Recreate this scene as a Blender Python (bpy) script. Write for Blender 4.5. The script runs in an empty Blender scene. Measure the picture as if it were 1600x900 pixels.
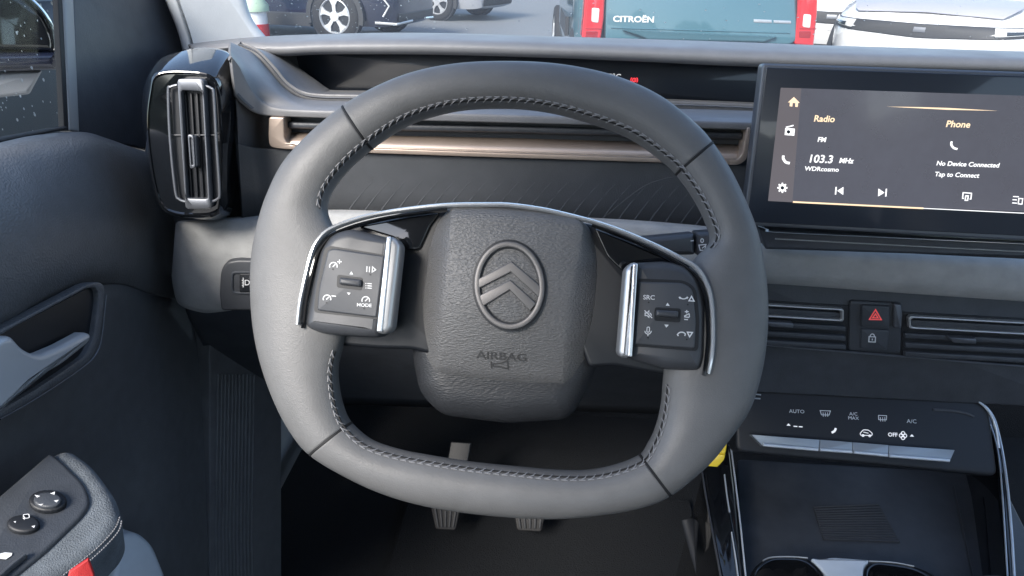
import bpy, bmesh, math, random
from mathutils import Vector, Matrix
random.seed(7)
S = bpy.context.scene
COL = S.collection
R = math.radians
V = Vector

# ------------------------------------------------------------------ camera
F = 1150.0
PITCH, YAW, ROLL = R(24.5), R(3.0), R(1.2)
fwd = V((-math.sin(YAW)*math.cos(PITCH), math.cos(YAW)*math.cos(PITCH), -math.sin(PITCH)))
rt0 = V((math.cos(YAW), math.sin(YAW), 0))
up0 = rt0.cross(fwd)
rt = rt0*math.cos(ROLL) + up0*math.sin(ROLL)
up = rt.cross(fwd)
cam = bpy.data.cameras.new('camera'); cam.lens = F/1600*36; cam.sensor_width = 36
cam.clip_start = .02; cam.clip_end = 2000
camo = bpy.data.objects.new('camera', cam); COL.objects.link(camo)
camo.matrix_world = Matrix(((rt.x, up.x, -fwd.x, 0), (rt.y, up.y, -fwd.y, 0), (rt.z, up.z, -fwd.z, 0), (0, 0, 0, 1)))
S.camera = camo

# ------------------------------------------------------------------ world, sun, exposure
SUN_EL, SUN_AZ = 38, 208          # azimuth from +Y, clockwise: behind the car, to its left
w = bpy.data.worlds.new('World'); S.world = w; w.use_nodes = True
nt = w.node_tree; bg = nt.nodes['Background']
sky = nt.nodes.new('ShaderNodeTexSky'); sky.sky_type = 'NISHITA'; sky.sun_disc = False
sky.sun_elevation = R(SUN_EL); sky.sun_rotation = R(SUN_AZ); sky.air_density = 1.0; sky.dust_density = 1.2
nt.links.new(sky.outputs[0], bg.inputs[0]); bg.inputs[1].default_value = .13
sl = bpy.data.lights.new('sun', 'SUN'); sl.energy = 2.0; sl.angle = R(20); sl.color = (1, .95, .88)
so = bpy.data.objects.new('sun', sl); COL.objects.link(so)
sd = V((math.sin(R(SUN_AZ))*math.cos(R(SUN_EL)), math.cos(R(SUN_AZ))*math.cos(R(SUN_EL)), math.sin(R(SUN_EL))))
so.rotation_euler = sd.to_track_quat('Z', 'Y').to_euler()
S.view_settings.view_transform = 'Standard'; S.view_settings.look = 'None'
S.view_settings.exposure = 1.52; S.view_settings.gamma = 1; S.view_settings.use_curve_mapping = False
S.render.engine = 'CYCLES'
S.cycles.use_denoising = True
S.cycles.max_bounces = 10; S.cycles.diffuse_bounces = 5; S.cycles.transparent_max_bounces = 12

# ------------------------------------------------------------------ pixels to points
def ray(px, py):
    return rt*((px-800)/F) + up*((450-py)/F) + fwd
def PY(px, py, Y):                 # point seen at a photo pixel, Y metres ahead
    d = ray(px, py); return d*(Y/d.y)
def PX(px, py, X):
    d = ray(px, py); return d*(X/d.x)
def PZ(px, py, Z):
    d = ray(px, py); return d*(Z/d.z)

class Frame:                       # a flat working plane: origin, normal; u runs right, v runs up
    def __init__(s, o, n, u=None):
        s.o = V(o); s.n = V(n).normalized()
        s.u = V(u).normalized() if u else V((0, 0, 1)).cross(s.n).normalized()
        s.v = s.n.cross(s.u)
    def uv(s, px, py, h=0):
        d = ray(px, py); o = s.o + s.n*h
        p = d*(o.dot(s.n)/d.dot(s.n)) - o
        return (p.dot(s.u), p.dot(s.v))
    def w(s, u, v, h=0): return s.o + s.u*u + s.v*v + s.n*h
    def p(s, px, py, h=0):
        return s.w(*s.uv(px, py, h), h)
    def ppx(s, px, py, h=0):       # metres per photo pixel here
        return (s.p(px+1, py, h)-s.p(px, py, h)).length

# ------------------------------------------------------------------ curves
def crom(pts, n, closed=False):
    """Catmull-Rom through tuples, n samples per span"""
    m = len(pts); out = []
    spans = m if closed else m-1
    g = (lambda i: pts[i % m]) if closed else (lambda i: pts[max(0, min(m-1, i))])
    for i in range(spans):
        a, b, c, d = g(i-1), g(i), g(i+1), g(i+2)
        for k in range(n):
            t = k/n
            out.append(tuple(.5*(2*q+(r-p)*t+(2*p-5*q+4*r-s)*t*t+(3*q-p-3*r+s)*t**3) for p, q, r, s in zip(a, b, c, d)))
    if not closed: out.append(tuple(pts[-1]))
    return out
def rpoly(pts, r, n=5):
    """polygon with rounded corners; a point may carry its own radius"""
    out = []; m = len(pts)
    for i in range(m):
        p = V(pts[i][:2]); a = V(pts[i-1][:2]); b = V(pts[(i+1) % m][:2])
        rr = pts[i][2] if len(pts[i]) > 2 else r
        la, lb = (a-p).length, (b-p).length
        k = min(rr, la*.48, lb*.48)
        if k < 1e-6: out.append(tuple(p)); continue
        s = p+(a-p)*(k/la); e = p+(b-p)*(k/lb)
        for j in range(n+1):
            t = j/n; out.append(tuple(s*(1-t)**2+p*2*t*(1-t)+e*t*t))
    return out
def resample(pts, n, closed=False):
    P = [V(p) for p in pts]
    if closed: P.append(P[0])
    L = [0]
    for a, b in zip(P, P[1:]): L.append(L[-1]+(b-a).length)
    out = []; j = 0; cnt = n if closed else n-1
    for i in range(n):
        t = L[-1]*i/cnt
        while j < len(P)-2 and L[j+1] < t: j += 1
        seg = L[j+1]-L[j]
        out.append(P[j].lerp(P[j+1], (t-L[j])/seg if seg > 1e-12 else 0))
    return out
def area2(p): return sum(a[0]*b[1]-b[0]*a[1] for a, b in zip(p, p[1:]+p[:1]))
def inset(p, k):
    """move a counter-clockwise polygon inwards by k"""
    m = len(p); out = []
    for i in range(m):
        a, b, c = V(p[i-1]), V(p[i]), V(p[(i+1) % m])
        e1 = (b-a); e2 = (c-b)
        if e1.length < 1e-9 or e2.length < 1e-9: out.append(tuple(b)); continue
        e1.normalize(); e2.normalize()
        n1 = V((-e1.y, e1.x)); n2 = V((-e2.y, e2.x)); q = n1+n2
        if q.length < 1e-6: out.append(tuple(b)); continue
        q.normalize(); c_ = max(.45, q.dot(n1))
        out.append(tuple(b+q*(k/c_)))
    q = [V(a) for a in out]
    for _ in range(40):            # pull together the edges that turned over
        bad = False
        for i in range(m):
            j = (i+1) % m; e0 = V(p[j])-V(p[i]); e1 = q[j]-q[i]
            if e1.dot(e0) < -1e-12:
                c = (q[i]+q[j])/2; q[i] = c.copy(); q[j] = c.copy(); bad = True
        if not bad: break
    return [tuple(a) for a in q]
def dedupe(p):
    out = []
    for q in p:
        if not out or (V(q)-V(out[-1])).length > 1e-7: out.append(q)
    if (V(out[0])-V(out[-1])).length < 1e-7: out.pop()
    return out

# ------------------------------------------------------------------ objects
def thing(name, label, cat, loc=(0, 0, 0), group=None):
    o = bpy.data.objects.new(name, None); COL.objects.link(o); o.location = loc
    o['label'] = label; o['category'] = cat; o.empty_display_size = .05
    if group: o['group'] = group
    return o
def base_of(o):
    b = V((0, 0, 0))
    while o: b += V(o.location); o = o.parent
    return b
def mesh(name, verts, faces, mat, parent=None, smooth=40, kind=None, label=None):
    b = base_of(parent)
    me = bpy.data.meshes.new(name)
    me.from_pydata([tuple(V(v)-b) for v in verts], [], faces)
    bm = bmesh.new(); bm.from_mesh(me); bmesh.ops.recalc_face_normals(bm, faces=bm.faces); bm.to_mesh(me); bm.free()
    me.materials.append(mat)
    if smooth:
        me.polygons.foreach_set('use_smooth', [True]*len(me.polygons))
        me.set_sharp_from_angle(angle=R(smooth))
    o = bpy.data.objects.new(name, me); COL.objects.link(o); o.parent = parent
    if kind: o['kind'] = kind
    if label: o['label'] = label
    return o
class MB:                          # collects several shapes for one mesh
    def __init__(s): s.v = []; s.f = []
    def add(s, v, f):
        k = len(s.v); s.v += [V(q) for q in v]; s.f += [tuple(i+k for i in q) for q in f]; return s
    def build(s, name, mat, parent=None, **k): return mesh(name, s.v, s.f, mat, parent, **k)

def rings_faces(nr, n, closed=True, cap0=True, cap1=True):
    f = []
    m = n if closed else n-1
    for r in range(nr-1):
        for i in range(m):
            j = (i+1) % n
            f.append((r*n+i, r*n+j, (r+1)*n+j, (r+1)*n+i))
    if cap0: f.append(tuple(range(n))[::-1])
    if cap1: f.append(tuple((nr-1)*n+i for i in range(n)))
    return f
def slab_geo(fr, px, h, d, bev=0, seg=3, href=None, dome=0):
    p = dedupe([fr.uv(q[0], q[1], h if href is None else href) for q in px])
    if area2(p) < 0: p = p[::-1]
    rings = [(0, h-d)]
    if bev:
        for k in range(seg+1):
            a = k/seg*math.pi/2
            rings.append((bev*(1-math.cos(a)), h-bev+bev*math.sin(a)))
    else: rings.append((0, h))
    v = []
    for ins, hh in rings:
        q = inset(p, ins) if ins else p
        v += [fr.w(a, b, hh) for a, b in q]
    return v, rings_faces(len(rings), len(p))
def slab(name, fr, px, h, d, bev, mat, parent=None, seg=3, href=None, **k):
    v, f = slab_geo(fr, px, h, d, bev, seg, href)
    return mesh(name, v, f, mat, parent, **k)
def ring_geo(fr, outer, inner, h, d, bev=0, n=96, seg=2):
    def prep(px):
        p = [V(q) for q in resample([V(fr.uv(q[0], q[1], h)) for q in px], n, True)]
        q = [tuple(a) for a in p]
        return q[::-1] if area2(q) < 0 else q
    A, B = prep(outer), prep(inner)
    k = min(range(n), key=lambda i: (V(B[i])-V(A[0])).length); B = B[k:]+B[:k]
    rows = [(A, h-d)]
    for i in range(seg+1):
        a = i/seg*math.pi/2
        rows.append((inset(A, bev*(1-math.cos(a))) if bev else A, h-bev+bev*math.sin(a)))
        if not bev: break
    for i in range(seg, -1, -1):
        a = i/seg*math.pi/2
        rows.append((inset(B, -bev*(1-math.cos(a))) if bev else B, h-bev+bev*math.sin(a)))
        if not bev: break
    rows.append((B, h-d))
    v = []
    for q, hh in rows: v += [fr.w(a, b, hh) for a, b in q]
    f = rings_faces(len(rows), n, True, False, False)
    r = len(rows)-1
    for i in range(n):
        j = (i+1) % n; f.append((r*n+i, r*n+j, j, i))
    return v, f
def ring(name, fr, outer, inner, h, d, bev, mat, parent=None, n=96, **k):
    return mesh(name, *ring_geo(fr, outer, inner, h, d, bev, n), mat, parent, **k)
def sweep_geo(path, prof, nrm=None, closed=False):
    """prof: list of (a, b) - a across (path x normal), b along normal"""
    P = [V(p) for p in path]; n = len(prof); v = []
    m = len(P); last = None
    for i, p in enumerate(P):
        a = P[(i-1) % m] if closed or i else P[0]; b = P[(i+1) % m] if closed or i < m-1 else P[-1]
        t = (b-a).normalized()
        nn = V(nrm) if nrm is not None else (last if last is not None else (V((0, 0, 1)) if abs(t.z) < .9 else V((1, 0, 0))))
        nn = (nn - t*nn.dot(t)).normalized(); last = nn
        s = t.cross(nn)
        v += [p+s*q[0]+nn*q[1] for q in prof]
    f = rings_faces(m, n, True, not closed, not closed)
    if closed:
        for i in range(n):
            j = (i+1) % n; f.append(((m-1)*n+i, (m-1)*n+j, j, i))
    return v, f
def circ(r, n=8, rb=None): return [(r*math.cos(2*math.pi*i/n), (rb or r)*math.sin(2*math.pi*i/n)) for i in range(n)]
def tube(name, path, r, mat, parent=None, n=8, nrm=None, closed=False, rb=None, **k):
    return mesh(name, *sweep_geo(path, circ(r, n, rb), nrm, closed), mat, parent, **k)
def strip(name, fr, px, wpx, h, thick, mat, parent=None, spans=8, smooth_path=True, **k):
    """raised rounded band along a pixel path on a frame"""
    q = crom(px, spans) if smooth_path else px
    path = [fr.p(a[0], a[1], a[2] if len(a) > 2 else h) for a in q]
    hw = wpx*fr.ppx(px[0][0], px[0][1], h)/2
    return mesh(name, *sweep_geo(path, circ(hw, 10, thick), fr.n), mat, parent, **k)
def loft(name, rows, mat, parent=None, nu=40, nv=1, thick=0, smooth=40, **k):
    """rows of 3D points; nv > 1 smooths across rows"""
    m = len(rows[0])
    if m > 2 and all(len(r) == m for r in rows):
        kk = max(2, round(nu/(m-1))); rr = [crom([tuple(p) for p in r], kk) for r in rows]; nu = len(rr[0])
    else: rr = [[tuple(p) for p in resample(crom([tuple(p) for p in r], 8) if len(r) > 2 else r, nu)] for r in rows]
    if nv > 1:
        cols = [crom([r[i] for r in rr], nv) for i in range(nu)]
        rr = [[c[j] for c in cols] for j in range(len(cols[0]))]
    v = [p for r in rr for p in r]
    f = rings_faces(len(rr), nu, False, False, False)
    o = mesh(name, v, f, mat, parent, smooth=smooth, **k)
    if thick:
        # make the sheet a real shell, thickened away from the camera
        me = o.data; bm = bmesh.new(); bm.from_mesh(me)
        c = sum((q.co for q in bm.verts), V())/len(bm.verts) + base_of(parent)
        nsum = sum((q.normal*q.calc_area() for q in bm.faces), V())
        if nsum.dot(-c) < 0: bmesh.ops.reverse_faces(bm, faces=bm.faces)
        bm.to_mesh(me); bm.free()
        md = o.modifiers.new('shell', 'SOLIDIFY'); md.thickness = thick; md.offset = -1
    return o
def strokes(name, fr, lines, wpx, h, mat, parent=None, fills=(), tk=.0002):
    """flat printed symbol: pixel polylines with a width plus filled polygons"""
    mb = MB(); c = lines[0][0] if lines else fills[0][0]
    hw = wpx*fr.ppx(c[0], c[1], h)/2
    for ln in lines:
        q = [V(fr.uv(a, b, h)) for a, b in ln]; cl = (q[0]-q[-1]).length < 1e-9
        if cl: q = q[:-1]
        m = len(q); L = []; Rr = []
        for i in range(m):
            a = q[(i-1) % m] if cl or i else q[0]; b = q[(i+1) % m] if cl or i < m-1 else q[-1]
            e1 = (q[i]-a); e2 = (b-q[i])
            if e1.length < 1e-9: e1 = e2
            if e2.length < 1e-9: e2 = e1
            n1 = V((-e1.y, e1.x)).normalized(); n2 = V((-e2.y, e2.x)).normalized()
            nn = n1+n2; nn = nn.normalized() if nn.length > 1e-6 else n1
            k = hw/max(.5, nn.dot(n1))
            L.append(q[i]+nn*k); Rr.append(q[i]-nn*k)
        v = [fr.w(a.x, a.y, h) for a in L]+[fr.w(a.x, a.y, h) for a in Rr]
        f = [(i, (i+1) % m, m+(i+1) % m, m+i) for i in range(m if cl else m-1)]
        mb.add(v, f)
    for pl in fills:
        v = [fr.p(a, b, h) for a, b in pl]; mb.add(v, [tuple(range(len(v)))])
    return mb.build(name, mat, parent, smooth=0)
def arc(cx, cy, r, a0, a1, n=12, ry=None):
    return [(cx+r*math.cos(R(a0+(a1-a0)*i/n)), cy+(ry or r)*math.sin(R(a0+(a1-a0)*i/n))) for i in range(n+1)]
def text(name, fr, px, py, hpx, s, mat, parent=None, ang=0, h=0, bold=.0, sx=1, align='CENTER', depth=0, shear=0):
    cu = bpy.data.curves.new(name, 'FONT'); cu.body = s; cu.align_x = align; cu.align_y = 'CENTER'
    cu.offset = bold; cu.size = 1; cu.extrude = depth; cu.resolution_u = 3; cu.shear = shear
    o = bpy.data.objects.new('tmp', cu); COL.objects.link(o)
    dg = bpy.context.evaluated_depsgraph_get()
    me = bpy.data.meshes.new_from_object(o.evaluated_get(dg))
    bpy.data.objects.remove(o)
    c = fr.p(px, py, h); x = (fr.p(px+math.cos(R(ang)), py+math.sin(R(ang)), h)-c)
    sc = x.length*hpx/.70; x.normalize(); y = fr.n.cross(x)
    b = base_of(parent)
    me.transform(Matrix(((x.x*sc*sx, y.x*sc, fr.n.x*sc, c.x-b.x), (x.y*sc*sx, y.y*sc, fr.n.y*sc, c.y-b.y), (x.z*sc*sx, y.z*sc, fr.n.z*sc, c.z-b.z), (0, 0, 0, 1))))
    me.materials.clear(); me.materials.append(mat); me.name = name
    o = bpy.data.objects.new(name, me); COL.objects.link(o); o.parent = parent
    return o
def box_geo(c, s, M=None):
    c = V(c); v = []
    for z in (-1, 1):
        for y in (-1, 1):
            for x in (-1, 1):
                q = V((x*s[0]/2, y*s[1]/2, z*s[2]/2)); v.append(c+((M @ q) if M else q))
    return v, [(0, 1, 3, 2), (4, 6, 7, 5), (0, 4, 5, 1), (2, 3, 7, 6), (0, 2, 6, 4), (1, 5, 7, 3)]
def bevel(o, wd, seg=2, ang=35):
    m = o.modifiers.new('edge', 'BEVEL'); m.width = wd; m.segments = seg; m.limit_method = 'ANGLE'; m.angle_limit = R(ang)
    return o

# ------------------------------------------------------------------ materials
def mat(name, col, rough=.5, metal=0, coat=0, bump=None, var=0, spec=.5, emit=None, es=0, sheen=0):
    """bump: list of (kind, scale, distance); var: colour mottling"""
    m = bpy.data.materials.new(name); m.use_nodes = True; t = m.node_tree
    b = t.nodes['Principled BSDF']; c = (*col, 1) if len(col) == 3 else col
    b.inputs['Base Color'].default_value = c; b.inputs['Roughness'].default_value = rough
    b.inputs['Metallic'].default_value = metal; b.inputs['Coat Weight'].default_value = coat
    b.inputs['Specular IOR Level'].default_value = spec; b.inputs['Coat Roughness'].default_value = .04
    if sheen: b.inputs['Sheen Weight'].default_value = sheen; b.inputs['Sheen Roughness'].default_value = .4
    if emit: b.inputs['Emission Color'].default_value = (*emit, 1); b.inputs['Emission Strength'].default_value = es
    tc = t.nodes.new('ShaderNodeTexCoord')
    if var:
        n = t.nodes.new('ShaderNodeTexNoise'); n.inputs['Scale'].default_value = 60; n.inputs['Detail'].default_value = 5
        t.links.new(tc.outputs['Object'], n.inputs['Vector'])
        r = t.nodes.new('ShaderNodeMapRange'); r.inputs[1].default_value = .3; r.inputs[2].default_value = .7
        r.inputs[3].default_value = 1-var; r.inputs[4].default_value = 1+var
        t.links.new(n.outputs[0], r.inputs[0])
        x = t.nodes.new('ShaderNodeVectorMath'); x.operation = 'SCALE'; x.inputs[0].default_value = c[:3]
        t.links.new(r.outputs[0], x.inputs['Scale']); t.links.new(x.outputs[0], b.inputs['Base Color'])
        q = t.nodes.new('ShaderNodeMapRange'); q.inputs[1].default_value = .3; q.inputs[2].default_value = .7
        q.inputs[3].default_value = max(.02, rough-.06); q.inputs[4].default_value = min(1, rough+.06)
        n2 = t.nodes.new('ShaderNodeTexNoise'); n2.inputs['Scale'].default_value = 17; n2.inputs['Detail'].default_value = 6
        t.links.new(tc.outputs['Object'], n2.inputs['Vector']); t.links.new(n2.outputs[0], q.inputs[0]); t.links.new(q.outputs[0], b.inputs['Roughness'])
    last = None
    for kind, scale, dist in bump or ():
        mp = t.nodes.new('ShaderNodeMapping'); t.links.new(tc.outputs['Object'], mp.inputs[0])
        if kind == 'voronoi':
            n = t.nodes.new('ShaderNodeTexVoronoi'); n.feature = 'SMOOTH_F1'; n.inputs['Scale'].default_value = scale
        elif kind == 'grain':          # creased leather: stretched diagonal cells
            mp.inputs['Rotation'].default_value = (0, R(35), 0); mp.inputs['Scale'].default_value = (.55, 1.3, 1.5)
            n = t.nodes.new('ShaderNodeTexVoronoi'); n.feature = 'SMOOTH_F1'; n.inputs['Scale'].default_value = scale
        elif kind == 'weave':
            n = t.nodes.new('ShaderNodeTexNoise'); n.inputs['Scale'].default_value = scale
            mp.inputs['Scale'].default_value = (1, 1, .35)
        else:
            n = t.nodes.new('ShaderNodeTexNoise'); n.inputs['Scale'].default_value = scale; n.inputs['Detail'].default_value = 4
        t.links.new(mp.outputs[0], n.inputs['Vector'])
        bu = t.nodes.new('ShaderNodeBump'); bu.inputs['Distance'].default_value = dist; bu.inputs['Strength'].default_value = 1
        t.links.new(n.outputs[0], bu.inputs['Height'])
        if last: t.links.new(last.outputs[0], bu.inputs['Normal'])
        last = bu
    if last: t.links.new(last.outputs[0], b.inputs['Normal'])
    return m
M_rim = mat('rim_leather', (.150, .150, .150), .46, bump=[('voronoi', 1300, .00012), ('noise', 300, .00012)], var=.06)
M_pad = mat('airbag_leather', (.135, .135, .136), .42, bump=[('grain', 760, .00055), ('noise', 1100, .0003)], var=.06)
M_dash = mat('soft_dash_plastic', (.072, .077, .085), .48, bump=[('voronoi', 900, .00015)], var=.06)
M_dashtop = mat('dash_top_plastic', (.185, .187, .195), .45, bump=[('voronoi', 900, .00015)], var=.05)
M_low = mat('lower_trim_plastic', (.115, .120, .127), .5, bump=[('voronoi', 800, .0002), ('noise', 300, .0001)], var=.10)
M_dark = mat('dark_plastic', (.052, .058, .068), .45, bump=[('voronoi', 900, .00018), ('noise', 300, .0001)], var=.12)
M_darker = mat('deep_black_plastic', (.012, .014, .018), .5)
M_pod = mat('pod_plastic', (.058, .062, .070), .42, bump=[('noise', 1500, .00004)], var=.05)
M_key = mat('key_plastic', (.068, .073, .082), .5, bump=[('noise', 1800, .00004)], var=.04)
M_spoke = mat('spoke_plastic', (.011, .013, .017), .42, bump=[('noise', 1500, .00004)], var=.06)
M_letter = mat('pressed_lettering', (.062, .062, .063), .5)
M_hub = mat('shaded_pad_leather', (.030, .032, .036), .5, bump=[('grain', 760, .0003)], var=.06)  # pad leather darkened: shade of the lower curve is put into the colour
M_gloss = mat('piano_black', (.006, .007, .009), .06, coat=1)
M_screen = mat('display_glass_black', (.028, .034, .046), .25, coat=.5)
M_chrome = mat('chrome', (.78, .79, .80), .12, 1)
M_strip = mat('bright_trim', (.82, .84, .86), .2, .65)
M_handle = mat('painted_handle', (.52, .54, .56), .35, .25)
M_edge = mat('console_edge_metal', (.75, .80, .85), .28, .45)
M_satin = mat('satin_silver', (.52, .53, .54), .36, .7, bump=[('noise', 2500, .00002)])
M_satin_dk = mat('dark_satin_metal', (.17, .18, .20), .45, .7)
M_keymetal = mat('key_metal', (.34, .38, .42), .38, .45)
M_emblem = mat('emblem_metal', (.20, .192, .188), .48, .6)
M_gold = mat('champagne_trim', (.52, .42, .35), .40, .55, bump=[('noise', 2000, .00002)], var=.03)
M_fabric = mat('grey_fabric', (.37, .375, .375), .85, bump=[('noise', 1400, .0004), ('voronoi', 1600, .0002)], var=.10, sheen=.2)
M_armfab = mat('armrest_tweed', (.14, .16, .18), .9, bump=[('weave', 900, .0008)], var=.22, sheen=.15)
M_thread = mat('light_thread', (.27, .27, .28), .6)
M_threadg = mat('grey_thread', (.16, .16, .165), .6)
M_groove = mat('seam_shadow_thread', (.012, .012, .013), .7)
M_print = mat('white_print', (.75, .76, .77), .5)
M_printr = mat('red_print', (.65, .08, .09), .5, emit=(1, .12, .12), es=.15)
M_icon = mat('screen_white', (.8, .8, .8), .5, emit=(1, .97, .94), es=.42)
M_iconor = mat('screen_orange', (.8, .6, .4), .5, emit=(1, .72, .45), es=.40)
M_lampred = mat('warning_lamp_red', (.6, .02, .02), .5, emit=(1, .06, .08), es=.6)
M_backlit = mat('backlit_white', (.7, .7, .7), .5, emit=(.95, .95, 1), es=.2)
M_disp = mat('lit_screen', (.02, .02, .025), .16, coat=.25, var=.3, emit=(.36, .37, .46), es=.105)
M_dispside = mat('lit_screen_menu', (.02, .02, .025), .10, coat=.5, emit=(.45, .41, .45), es=.125)
M_pillar = mat('pillar_trim', (.60, .63, .65), .6, bump=[('voronoi', 800, .0001)], var=.03)
M_rubber = mat('rubber', (.015, .015, .016), .6)
M_carpet = mat('carpet', (.006, .008, .011), .95, bump=[('noise', 500, .003)])
M_bluegrey = mat('pocket_plastic', (.52, .58, .64), .5, var=.04)
M_red = mat('red_fabric_tag', (.55, .03, .03), .6, bump=[('noise', 1500, .0002)])
M_yellow = mat('yellow_plastic', (.80, .58, .03), .4)
M_doorpad = mat('door_pad', (.125, .130, .140), .42, bump=[('grain', 480, .0004)], var=.07)
M_seal = mat('grey_seal', (.30, .31, .31), .45)
M_roof = mat('headliner', (.45, .45, .44), .9)
# outside
M_asph = mat('asphalt', (.17, .175, .175), .7, bump=[('noise', 60, .01)], var=.12)
M_teal = mat('teal_paint', (.055, .135, .165), .3, coat=1)
M_navy = mat('navy_paint', (.012, .016, .035), .25, coat=1)
M_white = mat('white_paint', (.80, .80, .80), .25, coat=1)
M_bonnet = mat('bonnet_reflection_grey', (.42, .41, .43), .25, coat=1)  # white car's bonnet; grey of its reflections is put into the colour
M_grey = mat('grey_paint', (.30, .31, .33), .3, coat=1)
M_tail = mat('red_lens', (.62, .03, .035), .15, coat=1)
M_tail2 = mat('dark_red_lens', (.30, .012, .015), .12, coat=1)
M_lens = mat('clear_lens', (.62, .62, .60), .12, coat=1)
M_cglass = mat('car_glass', (.02, .025, .03), .05, coat=1)
M_alloy = mat('alloy', (.68, .69, .70), .3, .6)
M_tyre = mat('tyre', (.018, .018, .019), .8)
M_cplast = mat('body_plastic', (.03, .031, .033), .6)
M_charcoal = mat('charcoal_paint', (.05, .053, .056), .5)
M_leaf = mat('leaves', (.05, .075, .03), .8, var=.3)
M_green = mat('pale_green', (.45, .58, .42), .5)
def glass_mat(name, refl, tint=(1, 1, 1), haze=0):
    m = bpy.data.materials.new(name); m.use_nodes = True; t = m.node_tree; t.nodes.clear()
    o = t.nodes.new('ShaderNodeOutputMaterial'); mx = t.nodes.new('ShaderNodeMixShader')
    a = t.nodes.new('ShaderNodeBsdfTransparent'); a.inputs[0].default_value = (*tint, 1)
    g = t.nodes.new('ShaderNodeBsdfGlossy'); g.inputs['Roughness'].default_value = .02
    lw = t.nodes.new('ShaderNodeLayerWeight'); lw.inputs[0].default_value = refl
    t.links.new(lw.outputs['Fresnel'], mx.inputs[0]); t.links.new(a.outputs[0], mx.inputs[1]); t.links.new(g.outputs[0], mx.inputs[2])
    if haze:  # milky haze of the bright outside, mixed into the glass itself
        m2 = t.nodes.new('ShaderNodeMixShader'); df = t.nodes.new('ShaderNodeBsdfTranslucent'); df.inputs[0].default_value = (.9, .9, .9, 1)
        tc = t.nodes.new('ShaderNodeTexCoord'); n = t.nodes.new('ShaderNodeTexNoise'); n.inputs['Scale'].default_value = 9; n.inputs['Detail'].default_value = 6
        r = t.nodes.new('ShaderNodeMapRange'); r.inputs[3].default_value = haze*.4; r.inputs[4].default_value = haze*1.6
        t.links.new(tc.outputs['Object'], n.inputs['Vector']); t.links.new(n.outputs[0], r.inputs[0]); t.links.new(r.outputs[0], m2.inputs[0])
        t.links.new(mx.outputs[0], m2.inputs[1]); t.links.new(df.outputs[0], m2.inputs[2]); t.links.new(m2.outputs[0], o.inputs[0])
    else: t.links.new(mx.outputs[0], o.inputs[0])
    return m
M_glass = glass_mat('window_glass', .08, (.93, .95, .95))
M_screenglass = glass_mat('windscreen_glass', .08, (.93, .95, .95), .07)
M_drop = bpy.data.materials.new('rain_drop'); M_drop.use_nodes = True
_b = M_drop.node_tree.nodes['Principled BSDF']; _b.inputs['Transmission Weight'].default_value = 1; _b.inputs['IOR'].default_value = 1.33
_b.inputs['Roughness'].default_value = .05; _b.inputs['Transmission Weight'].default_value = .55; _b.inputs['Base Color'].default_value = (.9, .9, .9, 1)

# ================================================================== SETTING
GZ = -1.2
mesh('ground', [(-300, -300, GZ), (300, -300, GZ), (300, 300, GZ), (-300, 300, GZ)], [(0, 1, 2, 3)], M_asph, kind='structure', smooth=0)
FZ = -.90                          # cabin floor

# cabin shell round the camera: roof, right side, rear (lets daylight in only where the windows are)
sh = MB()
sh.add(*box_geo((.33, -.93, .34), (1.44, 2.5, .05)))                       # roof
sh.add(*box_geo((1.12, -.4, -.66), (.08, 2.8, .85)))                       # right doors up to the sill
sh.add(*box_geo((.33, -2.1, -.55), (1.5, .08, .95)))                       # rear wall below the window
sh.add(*box_geo((-.50, -1.25, -.68), (.07, 2.0, .80)))                     # left rear side
sh.add(*box_geo((1.08, -.35, .03), (.06, .12, .60)))                       # right B pillar
sh.add(*box_geo((-.50, -.45, .03), (.05, .14, .60)))                       # left B pillar
sh.add(*box_geo((-.54, .45, -.80), (.06, 2.0, .62)))                      # outer left door skin
sh.add(*box_geo((-.50, 1.15, -.45), (.06, .5, .60)))
so_ = sh.build('cabin_shell', M_roof, smooth=0); so_['kind'] = 'structure'
o = mesh('floor', *box_geo((.33, -.3, FZ-.03), (1.6, 3.6, .06)), M_carpet, smooth=0); o['kind'] = 'structure'
o = mesh('bulkhead', *box_geo((.33, 1.36, -.60), (1.6, .06, .80)), M_carpet, smooth=0); o['kind'] = 'structure'

# ================================================================== STEERING WHEEL
WD = .52
WN = V((0, -math.cos(R(26.5)), math.sin(R(26.5))))
WO = ray(796, 450)*WD
W = Frame(WO, WN)
wheel = thing('steering_wheel', 'grey leather steering wheel with flattened top and bottom and chevron emblem', 'steering wheel', WO)

pairs = [((800, 99), (795, 168)), ((880, 104), (860, 175)), ((960, 121), (927, 193)), ((1030, 152), (985, 216)), ((1085, 195), (1035, 251)),
 ((1112, 225), (1057, 272)), ((1140, 268), (1082, 306)), ((1165, 320), (1102, 345)), ((1184, 372), (1109, 378)), ((1195, 430), (1080, 412)),
 ((1199, 485), (1052, 480)), ((1196, 540), (1040, 545)), ((1187, 590), (1036, 590)), ((1170, 640), (1032, 635)), ((1140, 684), (1023, 671)),
 ((1102, 729), (1012, 694)), ((1047, 773), (1000, 711)), ((1000, 792), (965, 726)), ((940, 803), (920, 735)), ((870, 809), (870, 735)),
 ((800, 807), (800, 729)), ((730, 800), (735, 722)), ((660, 788), (670, 712)), ((600, 770), (620, 702)), ((545, 745), (578, 687)),
 ((487, 710), (548, 661)), ((455, 672), (536, 637)), ((430, 625), (529, 605)), ((410, 570), (528, 572)), ((398, 515), (537, 535)),
 ((393, 455), (553, 470)), ((395, 400), (546, 400)), ((405, 350), (516, 346)), ((420, 305), (511, 320)), ((445, 256), (522, 292)),
 ((485, 212), (548, 260)), ((538, 168), (580, 232)), ((590, 138), (615, 207)), ((650, 115), (655, 187)), ((720, 102), (720, 171))]
NS = 10
OUT = crom([W.uv(*a) for a, b in pairs], NS, True)
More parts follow.
